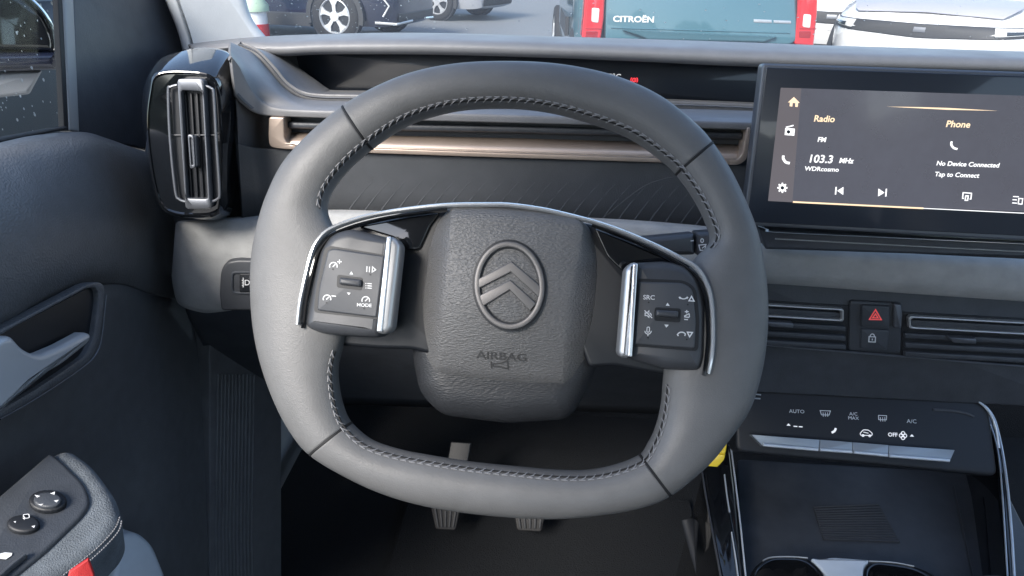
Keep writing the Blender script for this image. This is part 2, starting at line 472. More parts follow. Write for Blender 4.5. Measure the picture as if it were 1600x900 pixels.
INN = crom([W.uv(*b) for a, b in pairs], NS, True)
TH = .0185; EXP = 2.3
def rim_ring(i, sc=1.0, n=28):
    i %= len(OUT); a, b = V(OUT[i]), V(INN[i]); c = (a+b)/2; e = (a-b)/2
    r = []
    for k in range(n):
        t = 2*math.pi*k/n; cx, sy = math.cos(t), math.sin(t)
        x = math.copysign(abs(cx)**(2/EXP), cx)*sc; y = math.copysign(abs(sy)**(2/EXP), sy)*sc
        q = c+e*x; r.append(W.w(q.x, q.y, y*TH))
    return r
seams = [5*NS, 16*NS, 25*NS, 36*NS, 45*NS]
tot = len(OUT)
for s in range(4):
    a, b = seams[s], seams[s+1]
    if s == 3: b = tot+5*NS
    rings = []
    for i in range(a, b+1):
        k = 1.0
        pts = rim_ring(i)
        rings.append(pts)
    # pull the end rings apart a hair and roll them in, so the seam is a real groove
    def roll(end, nxt):
        d = [(q-p).normalized() for p, q in zip(end, nxt)]; c = sum(end, V())/len(end)
        r0 = [c+(p-c)*.955+dd*.0004 for p, dd in zip(end, d)]
        r1 = [c+(p-c)*.985+dd*.0008 for p, dd in zip(end, d)]
        r2 = [p+dd*.0018 for p, dd in zip(end, d)]
        return [r0, r1, r2]
    rings = roll(rings[0], rings[1]) + rings[1:-1] + roll(rings[-1], rings[-2])[::-1]
    v = [p for r in rings for p in r]
    mesh('leather_segment', v, rings_faces(len(rings), 28), M_rim, wheel, smooth=60)
# seam thread, filling each groove
for s in seams[:4]:
    c = rim_ring(s, .957)
    tube('seam', c, .0012, M_groove, wheel, closed=True, n=6)
# inner stitching: dark welt plus crossing thread
def rim_pt(i, s, lift=0):
    i %= tot; a, b = V(OUT[i]), V(INN[i]); c = (a+b)/2; e = (a-b)/2
    y = (1-abs(s)**EXP)**(1/EXP)
    q = c+e*s; return W.w(q.x, q.y, y*TH+lift)
def arclist(i0, i1, ds):
    """rim indices spaced ds metres along the inner edge (fractional)"""
    out = []; acc = 0; nxt = 0; i = i0
    while i < i1:
        a, b = V(INN[i % tot]), V(INN[(i+1) % tot]); L = (b-a).length
        while nxt <= acc+L and L > 0:
            out.append(i+(nxt-acc)/L); nxt += ds
        acc += L; i += 1
    return out
def rim_f(x, px_in, lift):
    """point px_in metres in from the inner edge at fractional index x"""
    i = int(math.floor(x)); t = x-i
    def one(j):
        j %= tot; wd = (V(OUT[j])-V(INN[j])).length
        return rim_pt(j, -1+2*px_in/wd, lift)
    return one(i).lerp(one(i+1), t)
welt = MB(); st = MB()
for i0, i1 in ((12*NS+2, 29*NS-2), (33*NS-4, 48*NS+5)):
    idx = arclist(i0, i1, .0030)
    welt.add(*sweep_geo([rim_f(x, .0022, .0000) for x in idx], circ(.00075, 6)))
    idx = arclist(i0, i1, .0058)
    for x, x2 in zip(idx, idx[1:]):
        m = x+(x2-x)*.55
        p = [rim_f(x, .0013, .0004), rim_f(x+(m-x)*.5, .0022, .0011), rim_f(m+(x2-m)*.5, .0034, .0006)]
        st.add(*sweep_geo(p, circ(.00050, 5)))
        p = [rim_f(x+(x2-x)*.3, .0036, .0004), rim_f(x2, .0034, .0008)]
        st.add(*sweep_geo(p, circ(.00040, 5)))
welt.build('welt', M_groove, wheel)
st.build('stitching', M_thread, wheel, kind='stuff')

# hub and spokes
slab('spoke', W, rpoly([(505, 372), (560, 350), (630, 331), (700, 323), (720, 420), (700, 560), (642, 546), (590, 545), (505, 538), (480, 470)], 8), -.002, .024, .003, M_spoke, wheel, label='left dark spoke')
slab('spoke', W, rpoly([(900, 345), (935, 352), (1000, 376), (1062, 403), (1098, 430), (1108, 480), (1100, 590), (1030, 585), (960, 572), (920, 575), (880, 470)], 8), -.002, .024, .003, M_spoke, wheel, label='right dark spoke')
slab('gloss_insert', W, rpoly([(558, 354), (640, 337), (688, 331), (672, 352), (655, 390), (632, 390), (618, 372)], 6), .001, .004, .0012, M_gloss, wheel, label='left gloss black insert under the chrome strip')
slab('gloss_insert', W, rpoly([(928, 356), (975, 373), (1020, 392), (1052, 409), (985, 410), (972, 424), (948, 400)], 6), .001, .004, .0012, M_gloss, wheel, label='right gloss black insert under the chrome strip')
slab('hub_cover', W, rpoly([(636, 470), (637, 560), (648, 618), (684, 655), (790, 668), (890, 662), (912, 630), (937, 575), (944, 450), (800, 420)], 20), -.0035, .05, .022, M_hub, wheel, seg=6)
strip('hub_clip', W, [(722, 627), (735, 629), (757, 631)], 3, -.012, .001, M_pod, wheel)
tube('steering_column', [W.p(795, 520, -.04), W.p(795, 520, -.30)+V((0, 0, -.03))], .045, M_darker, wheel, n=24)

# airbag pad: faceted cushion; columns run left to right, rows top to bottom
L_out = [(698, 330), (677, 348), (661, 384), (652, 430), (647, 474), (645, 530), (647, 562), (655, 583), (672, 594)]
L_cr = [(708, 330), (706, 340), (703, 384), (699, 430), (695, 474), (690, 530), (687, 562), (685, 582), (690, 595)]
R_cr = [(898, 347), (910, 358), (903, 400), (893, 440), (884, 484), (880, 540), (879, 575), (879, 600), (880, 614)]
R_out = [(912, 348), (926, 362), (939, 390), (946, 430), (944, 490), (937, 545), (930, 572), (920, 596), (900, 613)]
n9 = 9
def airbag():
    rows = []
    NV = 40
    LO, LC, RC, RO = [resample(crom(q, 8), NV) for q in (L_out, L_cr, R_cr, R_out)]
    for j in range(NV):
        v = j/(NV-1); row = []
        roll = 0
        dip = 0
        if v < .07: dip = ((.07-v)/.07)**2*.006
        dip += .020*max(0, v-.45)**2/.3
        if v > .90: dip += ((v-.90)/.10)**2*.012
        for k in range(6):                                # left facet
            t = (0, .15, .35, .6, .8, .94)[k]; p = LO[j].lerp(LC[j], t); hh = -.011+.025*(1-(1-t)**1.45)
            row.append((p, hh-dip))
        for k in range(25):
            t = k/24; p = LC[j].lerp(RC[j], t)
            s = abs(2*t-1)
            hh = .014+.004*(1-s*s)*math.sin(math.pi*v)**.6
            p = p+V((0, -4*(1-s*s)*(1-2*v)*0))
            row.append((p, hh-dip))
        for k in range(1, 7):
            t = (0, .06, .2, .4, .65, .85, 1)[k]; p = RC[j].lerp(RO[j], t); hh = .014-.025*t**1.45
            row.append((p, hh-dip))
        rows.append(row)
    # top edge bows upward, bottom edge stays nearly straight
    v = []
    nC = len(rows[0])
    rim_b = []
    for j, row in enumerate(rows):
        vv = j/(NV-1); ln = []
        for i, (p, hh) in enumerate(row):
            x = i/(nC-1)
            bow = -13*math.sin(math.pi*x)**.8*(1-vv)**3 + 10*math.sin(math.pi*x)*vv**4*.6
            ln.append(W.w(*W.uv(p.x, p.y+bow, hh), hh))
        v.append(ln)
    # skirt going back behind the pad on all sides
    full = []
    back = lambda q: q - W.n*.020 + (W.o + W.n*((q-W.o).dot(W.n)) - q)*.03
    full.append([back(q) for q in v[0]])
    full += v
    full.append([back(q) for q in v[-1]])
    full = [[back(r[0])]+r+[back(r[-1])] for r in full]
    n = len(full[0])
    return [q for r in full for q in r], rings_faces(len(full), n, False, False, False)
bag = mesh('airbag_cover', *airbag(), M_pad, wheel, smooth=75)
EC = (796, 446); EH = .0178
Wt = W
def ell(rx, ry, n=64, tilt=-4):
    out = []
    for i in range(n):
        a = 2*math.pi*i/n; x, y = rx*math.cos(a), ry*math.sin(a); c, s = math.cos(R(tilt)), math.sin(R(tilt))
        out.append((EC[0]+x*c-y*s, EC[1]+x*s+y*c))
    return out
ring('emblem_ring', W, ell(55, 69), ell(46.5, 60.5), EH+.0022, .005, .0009, M_emblem, bag)
ring('emblem_groove', W, ell(58, 72), ell(44, 58), EH+.0004, .004, .0002, M_darker, bag)
def chev(lt, at, rtp, lb, ab, rb): return [lt, at, rtp, rb, ab, lb]
slab('emblem_chevron', W, chev((745, 437), (799, 408), (846, 448), (743, 453), (798, 425), (843, 466)), EH+.0021, .005, .0008, M_emblem, bag)
slab('emblem_chevron', W, chev((747, 463), (797, 437), (838, 474), (754, 479), (796, 453), (828, 486)), EH+.0021, .005, .0008, M_emblem, bag)
lett = text('airbag_lettering', W, 783, 558, 12, 'AIRBAG', M_letter, bag, ang=3.5, h=.0146, sx=1.35, bold=.012)
horn = strokes('horn_symbol', W, [[(766, 566), (766, 578)], [(769, 570), (781, 569), (792, 565), (793, 579), (781, 575), (769, 574), (769, 570)]], 2, .0152, M_letter, bag)

def drape(o, on, lift=.0005):
    from mathutils.bvhtree import BVHTree
    bv = BVHTree.FromPolygons([v.co for v in on.data.vertices], [tuple(p.vertices) for p in on.data.polygons])
    for v in o.data.vertices:
        h = bv.ray_cast(v.co+W.n*.06, -W.n)[0]
        if h: v.co = h+W.n*lift
drape(lett, bag); drape(horn, bag)
# chrome strip over the spokes
cp_l = [(467, 506, .018), (471, 470, .0195), (480, 428, .0195), (489, 394, .019), (499, 375, .018), (516, 359, .016), (551, 345, .012), (590, 335, .009), (640, 327, .008), (700, 321, .008), (760, 320, .008), (800, 321, .008), (850, 328, .008), (890, 337, .008), (935, 349, .008), (975, 363, .009), (1020, 382, .011), (1060, 402, .015), (1088, 419, .018), (1104, 445, .0195), (1111, 475, .0195), (1113, 520, .0195), (1111, 556, .0195), (1106, 582, .018)]
strip('chrome_strip', W, cp_l, 8, .0075, .0042, M_strip, wheel, spans=6)
strip('gloss_strip', W, [(474, 512, .018), (478, 472, .019), (487, 430, .019), (496, 398, .018), (507, 380, .017), (523, 366, .015), (556, 353, .011), (600, 342, .007), (650, 334, .006), (700, 328, .006)], 6, .006, .004, M_gloss, wheel, spans=6)
strip('gloss_strip', W, [(925, 352, .006), (975, 371, .007), (1020, 391, .010), (1058, 411, .014), (1082, 427, .017), (1097, 450, .019), (1104, 478, .019), (1106, 520, .019), (1104, 556, .019), (1099, 586, .018)], 6, .006, .004, M_gloss, wheel, spans=6)

# control pods
PH = .022
pod = slab('control_pod', W, rpoly([(516, 363, 30), (546, 356, 10), (612, 372, 3), (592, 528, 6), (558, 527, 10), (495, 521, 14), (473, 511, 10), (485, 440, 20), (497, 388, 20)], 8), PH, .03, .007, M_pod, wheel, label='left control pod')
slab('silver_bar', W, rpoly([(608, 368), (617, 371), (625, 382), (624, 396), (611, 514), (602, 523), (587, 520), (588, 505)], 5), PH+.006, .018, .0035, M_satin, pod)
slab('silver_bar_edge', W, rpoly([(604, 370), (611, 369), (597, 519), (588, 518)], 2), PH+.0075, .012, .0010, M_strip, pod)
slab('key_gap', W, rpoly([(507, 388, 12), (516, 384, 8), (601, 398, 2), (590, 499, 2), (490, 488, 6), (494, 450, 10)], 6), PH+.0003, .002, 0, M_darker, pod)
kp = slab('key_panel', W, rpoly([(512, 391, 12), (522, 388, 8), (600, 400, 1), (588, 496, 1), (495, 485, 5), (498, 450, 10)], 6), PH+.0016, .004, .0012, M_key, pod)
slab('roller_slot', W, rpoly([(527, 429), (567, 434), (565, 454), (526, 449)], 4), PH+.0019, .003, 0, M_darker, kp)
slab('roller', W, rpoly([(530, 433), (564, 437), (563, 448), (529, 444)], 3), PH+.0050, .006, .0016, M_pod, kp)
pod2 = slab('control_pod', W, rpoly([(992, 410, 4), (1040, 407, 10), (1075, 414, 20), (1096, 437, 20), (1105, 475, 20), (1103, 560, 14), (1096, 581, 10), (1040, 578, 10), (985, 562, 6)], 8), PH, .03, .007, M_pod, wheel, label='right control pod')
slab('silver_bar', W, rpoly([(977, 420), (986, 410), (996, 409), (994, 420), (983, 556), (981, 560), (970, 559), (966, 552)], 5), PH+.006, .018, .0035, M_satin, pod2)
slab('silver_bar_edge', W, rpoly([(989, 412), (997, 411), (988, 558), (981, 557)], 2), PH+.0075, .012, .0010, M_strip, pod2)
slab('key_gap', W, rpoly([(998, 435, 2), (1070, 438, 10), (1088, 450, 12), (1093, 500, 8), (1091, 549, 8), (989, 541, 2)], 6), PH+.0003, .002, 0, M_darker, pod2)
kp2 = slab('key_panel', W, rpoly([(1000, 440, 2), (1068, 442, 10), (1083, 452, 12), (1088, 500, 8), (1086, 545, 6), (992, 538, 2)], 6), PH+.0016, .004, .0012, M_key, pod2)
slab('roller_slot', W, rpoly([(1023, 480), (1064, 482), (1063, 504), (1022, 501)], 4), PH+.0019, .003, 0, M_darker, kp2)
slab('roller', W, rpoly([(1026, 484), (1061, 486), (1060, 497), (1025, 494)], 3), PH+.0050, .006, .0016, M_pod, kp2)
IH = PH+.0019
def gauge(cx, cy, r): return [arc(cx, cy, r, 160, 380, 10), [(cx-1, cy+1), (cx+3, cy-3)]]
strokes('speed_up_symbol', W, gauge(521, 416, 6)+[[(527, 409), (534, 409)], [(530.5, 405.5), (530.5, 412.5)]], 1.7, IH, M_print, kp)
strokes('speed_down_symbol', W, gauge(511, 467, 6)+[[(518, 462), (525, 463)]], 1.7, IH, M_print, kp)
strokes('pause_symbol', W, [[(573.5, 416), (573, 425)], [(577.5, 416.5), (577, 425.5)], [(582, 417), (587, 421.5), (581.5, 425), (582, 417)]], 1.6, IH, M_print, kp)
strokes('list_symbol', W, [[(571, 443), (572.5, 443)], [(574, 443), (581, 443.5)], [(571, 446.5), (572.5, 446.5)], [(574, 446.5), (581, 447)], [(571, 450), (572.5, 450)], [(574, 450), (581, 450.5)]], 1.5, IH, M_print, kp)
strokes('mode_gauge_symbol', W, gauge(571.5, 469.5, 6), 1.6, IH, M_print, kp)
text('mode_lettering', W, 569, 477, 5, 'MODE', M_print, kp, ang=3, h=IH, bold=.02, sx=1.15)
strokes('up_arrow', W, [], 1, IH, M_print, kp, fills=[[(549, 424), (552, 429), (546, 428.5)]])
strokes('down_arrow', W, [], 1, IH, M_print, kp, fills=[[(545, 461), (542, 457), (548, 457.5)]])
slab('dot_marks', W, arc(520, 420.5, 1.4, 0, 330, 8), IH, .0004, 0, M_darker, kp)
for cx, cy in ((510, 473), (578.5, 429), (568.5, 482)):
    slab('dot_marks', W, arc(cx, cy, 1.4, 0, 330, 8), IH, .0004, 0, M_darker, kp)
text('source_lettering', W, 1014, 465, 7, 'SRC', M_print, kp2, ang=2, h=IH, bold=.015, sx=1.05)
strokes('pick_up_symbol', W, [arc(1068, 462, 6.5, 20, 160, 10, 5), [(1061, 464), (1063, 467)], [(1075, 464), (1073, 467)], [(1080.5, 463), (1084.5, 470.5), (1076.5, 470), (1080.5, 463)]], 1.8, IH, M_print, kp2)
strokes('hang_up_symbol', W, [arc(1065, 524, 6.5, 200, 340, 10, 5), [(1058, 522), (1060, 525)], [(1071, 521.5), (1070, 525)], [(1074, 519), (1082, 519.5), (1077.5, 526.5), (1074, 519)]], 1.8, IH, M_print, kp2)
strokes('mute_symbol', W, [[(1008, 489), (1011, 489), (1014, 485.5), (1014, 496), (1011, 493), (1008, 493), (1008, 489)], [(1007, 485), (1019, 497)], [(1016, 489), (1018, 493)]], 1.5, IH, M_print, kp2)
strokes('voice_symbol', W, [rpoly([(1011, 511), (1015, 511), (1014.5, 519), (1010.5, 519)], 2, 3)+[(1011, 513)], arc(1012.6, 517, 5, 0, 180, 8), [(1012.5, 522), (1012.3, 525)]], 1.4, IH, M_print, kp2)
strokes('volume_symbol', W, [[(1069, 495), (1077, 496)], [(1077, 490), (1077.2, 495.5)], [(1069, 494), (1077, 490)], [(1070, 487), (1076, 487)], [(1073, 484.5), (1073, 489.5)], [(1069, 499), (1075, 499.5)]], 1.6, IH, M_print, kp2)
strokes('up_arrow', W, [], 1, IH, M_print, kp2, fills=[[(1043, 473), (1046.5, 478), (1040, 477.5)]])
strokes('down_arrow', W, [], 1, IH, M_print, kp2, fills=[[(1041, 512), (1038, 507), (1045, 507.5)]])
for cx, cy in ((1013.5, 472.5), (1012.5, 527.5), (1074.5, 476), (1073, 530.5)):
    slab('dot_marks', W, arc(cx, cy, 1.4, 0, 330, 8), IH, .0004, 0, M_darker, kp2)

# ================================================================== WIPER STALK
ST = Frame(PY(1060, 385, .60), (0, -1, .25))
stalk = thing('wiper_stalk', 'dark grey wiper stalk reaching out behind the right steering wheel spoke', 'wiper stalk', PY(1060, 385, .60))
slab('arm', ST, rpoly([(930, 374), (1010, 372), (1086, 365), (1087, 399), (1010, 400), (930, 398)], 4), .0, .02, .005, M_pod, stalk)
col_ = slab('collar', ST, rpoly([(1089, 364), (1125, 362), (1128, 400), (1089, 400)], 4), .001, .024, .004, M_pod, stalk)
strokes('zero_mark', ST, [arc(1097, 376, 2.2, 0, 360, 10, 3)], 1.5, .0014, M_print, col_)
strokes('rear_wiper_symbol', ST, [[(1092, 383), (1103, 382), (1101, 391), (1094, 391), (1092, 383)], [(1097, 388), (1102, 384)]], 1.5, .0014, M_print, col_)
strokes('intermittent_symbol', ST, [arc(1097, 400, 4, 180, 360, 8)], 1.5, .0014, M_print, col_)
strokes('index_mark', ST, [[(1079, 376.5), (1084, 376)]], 1.8, .0004, M_print, stalk)

# ================================================================== DASHBOARD
dash = thing('dashboard', 'dark blue-grey dashboard with champagne trim line and grey fabric band', 'dashboard', (.3, .8, -.4))
def row(pts, Y): return [PY(a, b, Y if len(q) < 1 else q[0]) for a, b, *q in pts]
# top pad: lip, upper roll, then on down to the windscreen base
lip = [(300, 84), (372, 74), (435, 82), (520, 79), (700, 80), (900, 86), (1100, 95), (1190, 99), (1400, 105), (1700, 112)]
topl = [(300, 74), (385, 65), (440, 61), (600, 57), (700, 58), (860, 63), (1000, 67), (1150, 72), (1280, 77), (1450, 82), (1700, 90)]
midl = [(a[0]*.5+b[0]*.5, a[1]*.55+b[1]*.45) for a, b in zip(crom(lip, 3)[::1], crom(topl, 3))] if False else None
def interp_y(poly, x):
    for a, b in zip(poly, poly[1:]):
        if a[0] <= x <= b[0]: return a[1]+(b[1]-a[1])*(x-a[0])/(b[0]-a[0])
    return poly[0][1] if x < poly[0][0] else poly[-1][1]
xs = [300, 340, 385, 435, 500, 600, 700, 850, 1000, 1150, 1300, 1450, 1700]
lo_ = crom(lip, 6); hi_ = crom(topl, 6)
R0 = [PY(x, interp_y(lo_, x)-1, .90) for x in xs]
R1 = [PY(x, interp_y(lo_, x), .875) for x in xs]
R2 = [PY(x, interp_y(lo_, x)*.72+interp_y(hi_, x)*.28, .868) for x in xs]
R3 = [PY(x, interp_y(lo_, x)*.35+interp_y(hi_, x)*.65, .885) for x in xs]
R4 = [PY(x, interp_y(hi_, x), .95) for x in xs]
R5 = [p+V((0, .12, -.022)) for p in R4]
R6 = [p+V((0, .55, -.15)) for p in R4]
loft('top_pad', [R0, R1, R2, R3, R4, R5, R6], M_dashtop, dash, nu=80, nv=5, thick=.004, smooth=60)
# recessed bed behind the instrument display, and the sloping cheek at its left
crease = [(374, 70), (400, 82), (424, 106), (446, 132), (472, 148), (505, 153), (560, 154), (800, 158), (1050, 164), (1200, 170)]
recess = [(432, 82), (448, 92), (470, 108), (495, 126), (512, 138), (525, 141), (600, 142), (800, 146), (1050, 155), (1200, 161)]
loft('display_surround', [[PY(a, b, .93) for a, b in recess], [PY(a, b, .90) for a, b in recess],
                    [PY(a-2, b+2, .885) for a, b in recess],
                    [PY(.5*(a+c), .5*(b+d), .84) for (a, b), (c, d) in zip(recess, crease)],
                    [PY(c+1, d-2, .80) for c, d in crease], [PY(c, d, .796) for c, d in crease], [PY(c, d+1, .81) for c, d in crease]],
     M_dashtop, dash, nu=90, nv=3, thick=.004, smooth=50)
# fascia: ledge, front face, recessed slot, ribbed lower face
cr2 = [(360, 66), (374, 72), (398, 85), (421, 109), (443, 135), (468, 151), (505, 156), (560, 157), (800, 161), (1050, 168), (1200, 173)]
f1 = [(362, 90), (374, 105), (385, 125), (398, 145), (415, 160), (440, 168), (500, 171), (560, 172), (800, 178), (1050, 186), (1200, 191)]
f2 = [(368, 150), (377, 160), (386, 168), (396, 175), (412, 180), (440, 182), (500, 184), (560, 186), (800, 192), (1050, 199), (1200, 204)]
f3 = [(372, 225), (380, 227), (388, 229), (398, 231), (412, 232), (440, 234), (500, 237), (560, 240), (800, 248), (1050, 256), (1200, 261)]
f4 = [(376, 290), (386, 290), (396, 290), (410, 290), (430, 291), (470, 292), (520, 293), (580, 295), (800, 302), (1050, 312), (1200, 318)]
f5 = [(380, 345), (390, 345), (400, 345), (414, 345), (434, 345), (470, 345), (520, 346), (580, 348), (800, 352), (1050, 362), (1200, 370)]
def rowY(p, Y, dl=.0):     # the left end wraps back toward the vent
    return [PY(a, b, Y + (dl*max(0, (415-a)/55) if a < 415 else 0)) for a, b in p]
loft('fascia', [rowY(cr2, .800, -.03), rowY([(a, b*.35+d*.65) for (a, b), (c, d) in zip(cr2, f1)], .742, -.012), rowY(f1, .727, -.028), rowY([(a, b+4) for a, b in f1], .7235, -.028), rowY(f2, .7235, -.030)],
     M_dashtop, dash, nu=90, nv=4, thick=.004, smooth=50)
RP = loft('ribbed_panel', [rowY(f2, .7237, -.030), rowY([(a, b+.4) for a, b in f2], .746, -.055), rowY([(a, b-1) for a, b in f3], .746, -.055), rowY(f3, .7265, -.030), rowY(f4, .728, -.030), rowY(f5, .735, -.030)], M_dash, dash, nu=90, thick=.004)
FX = Frame(PY(800, 300, .728), (0, -1, 0))
k = 0
from mathutils.bvhtree import BVHTree
_b0 = base_of(dash)
RB = BVHTree.FromPolygons([v.co+_b0 for v in RP.data.vertices], [tuple(p.vertices) for p in RP.data.polygons])
def on_panel(px, py, lift=-.0003):
    d = ray(px, py).normalized(); h = RB.ray_cast(V((0, 0, 0)), d)[0]
    return (h if h else PY(px, py, .73)) + V((0, -lift, 0))
for x in range(536, 1110, 25):
    y0 = 342 + (x-560)*.022
    pts_ = [(x, y0), (x+12, y0-17), (x+25, y0-34), (x+38, y0-49), (x+50, y0-62)]
    tube('rib', [on_panel(a, b, .0000-.00018*i) for i, (a, b) in enumerate(pts_)], .0009, M_dash, dash, n=6)
tube('cover_edge', [on_panel(*q) for q in crom([(935, 348), (960, 326), (985, 306), (1012, 288), (1050, 277), (1090, 274)], 5)], .0006, M_dash, dash, n=6)
# champagne trim: U-shaped front frame, sloping floor, slat inside
TF = Frame(PY(800, 230, .722), (0, -1, 0))
slab('trim_bracket', TF, rpoly([(420, 183, 4), (419, 214, 12), (421, 230, 10), (440, 233, 8), (462, 234.2, 0), (462, 227, 0), (450, 225.5, 8), (444, 217, 6), (443, 184, 2)], 3), .002, .022, .0012, M_gold, dash)
slab('trim_bar', TF, [(462, 234.2), (590, 240), (800, 247), (1050, 255), (1140, 258), (1140, 250), (1050, 247.5), (800, 239.5), (590, 232), (462, 227)], .0019, .022, .0011, M_gold, dash)
slab('trim_bracket', TF, rpoly([(1140, 258, 0), (1154, 258, 6), (1167, 250, 8), (1173, 200, 2), (1168, 200, 2), (1160, 240, 6), (1152, 250, 5), (1140, 250, 0)], 3), .002, .022, .0008, M_gold, dash)
loft('trim_floor', [[PY(x, y, .7225) for x, y in ((446, 225.5), (600, 231), (800, 238), (1050, 246), (1155, 249))],
                    [PY(x, y, .742) for x, y in ((446, 206), (600, 211.5), (800, 216), (1050, 223), (1158, 226))]], M_gold, dash, nu=30, thick=.002)
loft('slot_slat', [[PY(x, y, Y) for x, y in ((450, 197+d), (600, 200+d), (800, 204+d), (1050, 211+d), (1160, 214+d))] for d, Y in ((-8, .744), (-7, .734), (-4, .731), (2, .731), (4, .735), (5, .744))], M_dark, dash, nu=30, nv=3, thick=.001)
strip('trim_highlight', TF, [(446, 224), (600, 229.5), (800, 236.5), (1050, 244.5), (1150, 247.5)], 1.6, .0028, .0006, M_gold, dash)

# grey fabric band from the left end to the right edge
bt = [(274, 352, .74), (281, 347, .715), (310, 345, .703), (345, 343, .70), (420, 338, .70), (520, 330, .70), (700, 336, .70), (900, 341, .70), (1050, 350, .70), (1150, 362, .70), (1195, 382, .695), (1400, 396, .69), (1650, 408, .69)]
bb = [(268, 430, .745), (271, 450, .72), (280, 474, .705), (311, 486, .70), (345, 486, .70), (450, 470, .70), (650, 452, .70), (850, 450, .70), (1050, 448, .70), (1150, 444, .70), (1200, 443, .695), (1400, 457, .69), (1650, 474, .69)]
def bandrow(t, dy):
    return [PY(a[0]*(1-t)+b[0]*t, a[1]*(1-t)+b[1]*t, (a[2]*(1-t)+b[2]*t)+dy) for a, b in zip(bt, bb)]
loft('fabric_band', [bandrow(-.02, .04), bandrow(0, .012), bandrow(.08, .002), bandrow(.3, -.004), bandrow(.7, -.006), bandrow(.93, .000), bandrow(1, .010), bandrow(1.01, .05)], M_fabric, dash, nu=100, nv=4, thick=.004, smooth=60)
# knee panel and lower structure
kn = lambda y, Y, x0=268, x1=1230: [PY(x, y+(x-800)*.03, Y) for x in (x0, 400, 600, 800, 1000, x1)]
loft('knee_panel', [kn(455, .745, 300), kn(500, .745, 290), kn(560, .80, 320), kn(640, .95, 340)], M_dark, dash, nu=40, nv=4, thick=.005, smooth=60)
slab('end_panel', Frame(PY(330, 250, .76), (0, -1, 0)), rpoly([(262, 110), (372, 110), (440, 345), (440, 420), (290, 420), (262, 330)], 10), 0, .2, .01, M_dash, dash)
# headlamp level switch
SW = Frame(PY(370, 445, .688), (.1, -1, .05))
sp = slab('switch_panel', SW, rpoly([(344, 424, 14), (353, 409, 12), (372, 406, 4), (440, 407, 4), (440, 486, 4), (345, 486, 6), (342, 460, 4)], 5), .003, .02, .003, M_pod, dash)
ring('switch_frame', SW, rpoly([(360, 424), (420, 424), (420, 462), (360, 460)], 8), rpoly([(364, 428), (416, 428), (416, 458), (364, 456)], 5), .0045, .003, .001, M_dark, sp)
slab('rocker', SW, rpoly([(374, 428), (396, 428), (396, 457), (374, 457)], 2), .0050, .004, .001, M_darker, sp)
strokes('lamp_symbol', SW, [arc(386, 441.5, 3.6, -90, 90, 8)+[(383, 445), (383, 438), (386, 437.9)], [(378, 438), (381, 439)], [(378, 442), (381, 442)], [(378, 446), (381, 445.5)], [(380, 434), (380, 449)]], 1.4, .0054, M_print, sp)

# instrument display
ID = Frame(PY(800, 120, .935), (0, -1, .10))
inst = thing('instrument_display', 'long dark instrument display strip above the steering wheel with a red warning lamp', 'display', PY(800, 120, .935))
slab('panel', ID, rpoly([(420, 74), (1230, 90), (1230, 170), (800, 158), (500, 156)], 4), 0, .02, .001, M_screen, inst)
text('temperature_reading', ID, 957, 120.5, 9, '15°C', M_backlit, inst, ang=2, h=.001, bold=.01)
strokes('brake_warning', ID, [arc(991, 125, 2.8, 0, 360, 12), arc(991, 125, 5.3, 135, 225, 6), arc(991, 125, 5.3, -45, 45, 6), [(991, 123.8), (991, 126)]], 1.1, .001, M_lampred, inst)

# ================================================================== LEFT AIR VENT
VF = Frame(PY(292, 220, .665), (.10, -1, .14))
vent = thing('air_vent', 'upright rounded air vent in gloss black at the left end of the dashboard', 'air vent', PY(292, 220, .715))
face = [(256, 112), (240, 120), (235, 140), (230, 180), (232, 224), (240, 280), (252, 320), (272, 334), (312, 338), (336, 334), (344, 320), (348, 240), (345, 172), (342, 140), (336, 122), (320, 114), (288, 111)]
body = [(256, 88), (238, 106), (228, 124), (220, 160), (221, 192), (229, 248), (241, 296), (256, 324), (280, 336), (310, 343), (334, 346), (352, 340), (364, 328), (366, 280), (368, 225), (374, 176), (377, 132), (372, 104), (360, 84), (340, 76), (300, 75)]
N = 80
def rg(px, h, sc=1):
    q = resample([V(VF.uv(a, b, h)) for a, b in crom(px, 6, True)], N, True); c = sum(q, V((0, 0)))/N
    q = [c+(p-c)*sc for p in q]
    k = min(range(N), key=lambda i: (q[i]-(c+V((-1, .8)))).length); q = q[k:]+q[:k]
    if area2([tuple(p) for p in q]) < 0: q = [q[0]]+q[1:][::-1]
    return [VF.w(p.x, p.y, h) for p in q]
rr = [rg(body, -.075, .95), rg(body, -.055), rg([(a*.5+c*.5, b*.5+d*.5) for (a, b), (c, d) in zip([tuple(p) for p in resample([V(q) for q in crom(body, 6, True)], 40, True)], [tuple(p) for p in resample([V(q) for q in crom(face, 6, True)], 40, True)])], -.018) if False else rg(body, -.040, .985), rg(face, -.003, 1.03), rg(face, .0005, 1.0), rg(face, .0008, .985), rg(face, -.0008, .955)]
mesh('housing', [p for r in rr for p in r], rings_faces(len(rr), N), M_gloss, vent, smooth=35)
slab('throat', VF, rpoly([(266, 134, 10), (333, 134, 12), (342, 312, 10), (280, 316, 10)], 10), .0003, .003, 0, M_darker, vent)
ring('silver_loop', VF, rpoly([(276, 123), (318, 123), (329, 327), (289, 327)], 5), rpoly([(283, 141), (315, 143), (324, 311), (292, 310)], 3), .009, .010, .0016, M_satin_dk, vent)
lp = crom([(277, 133), (267, 136), (263, 144), (266, 220), (274, 298), (280, 311), (290, 315)], 5)
tube('outer_loop', [VF.p(a, b, .005) for a, b in lp], .0013, M_satin_dk, vent)
rp = crom([(321, 134), (330, 138), (334, 148), (338, 220), (343, 298), (340, 311), (330, 315)], 5)
tube('outer_loop', [VF.p(a, b, .005) for a, b in rp], .0013, M_satin_dk, vent)
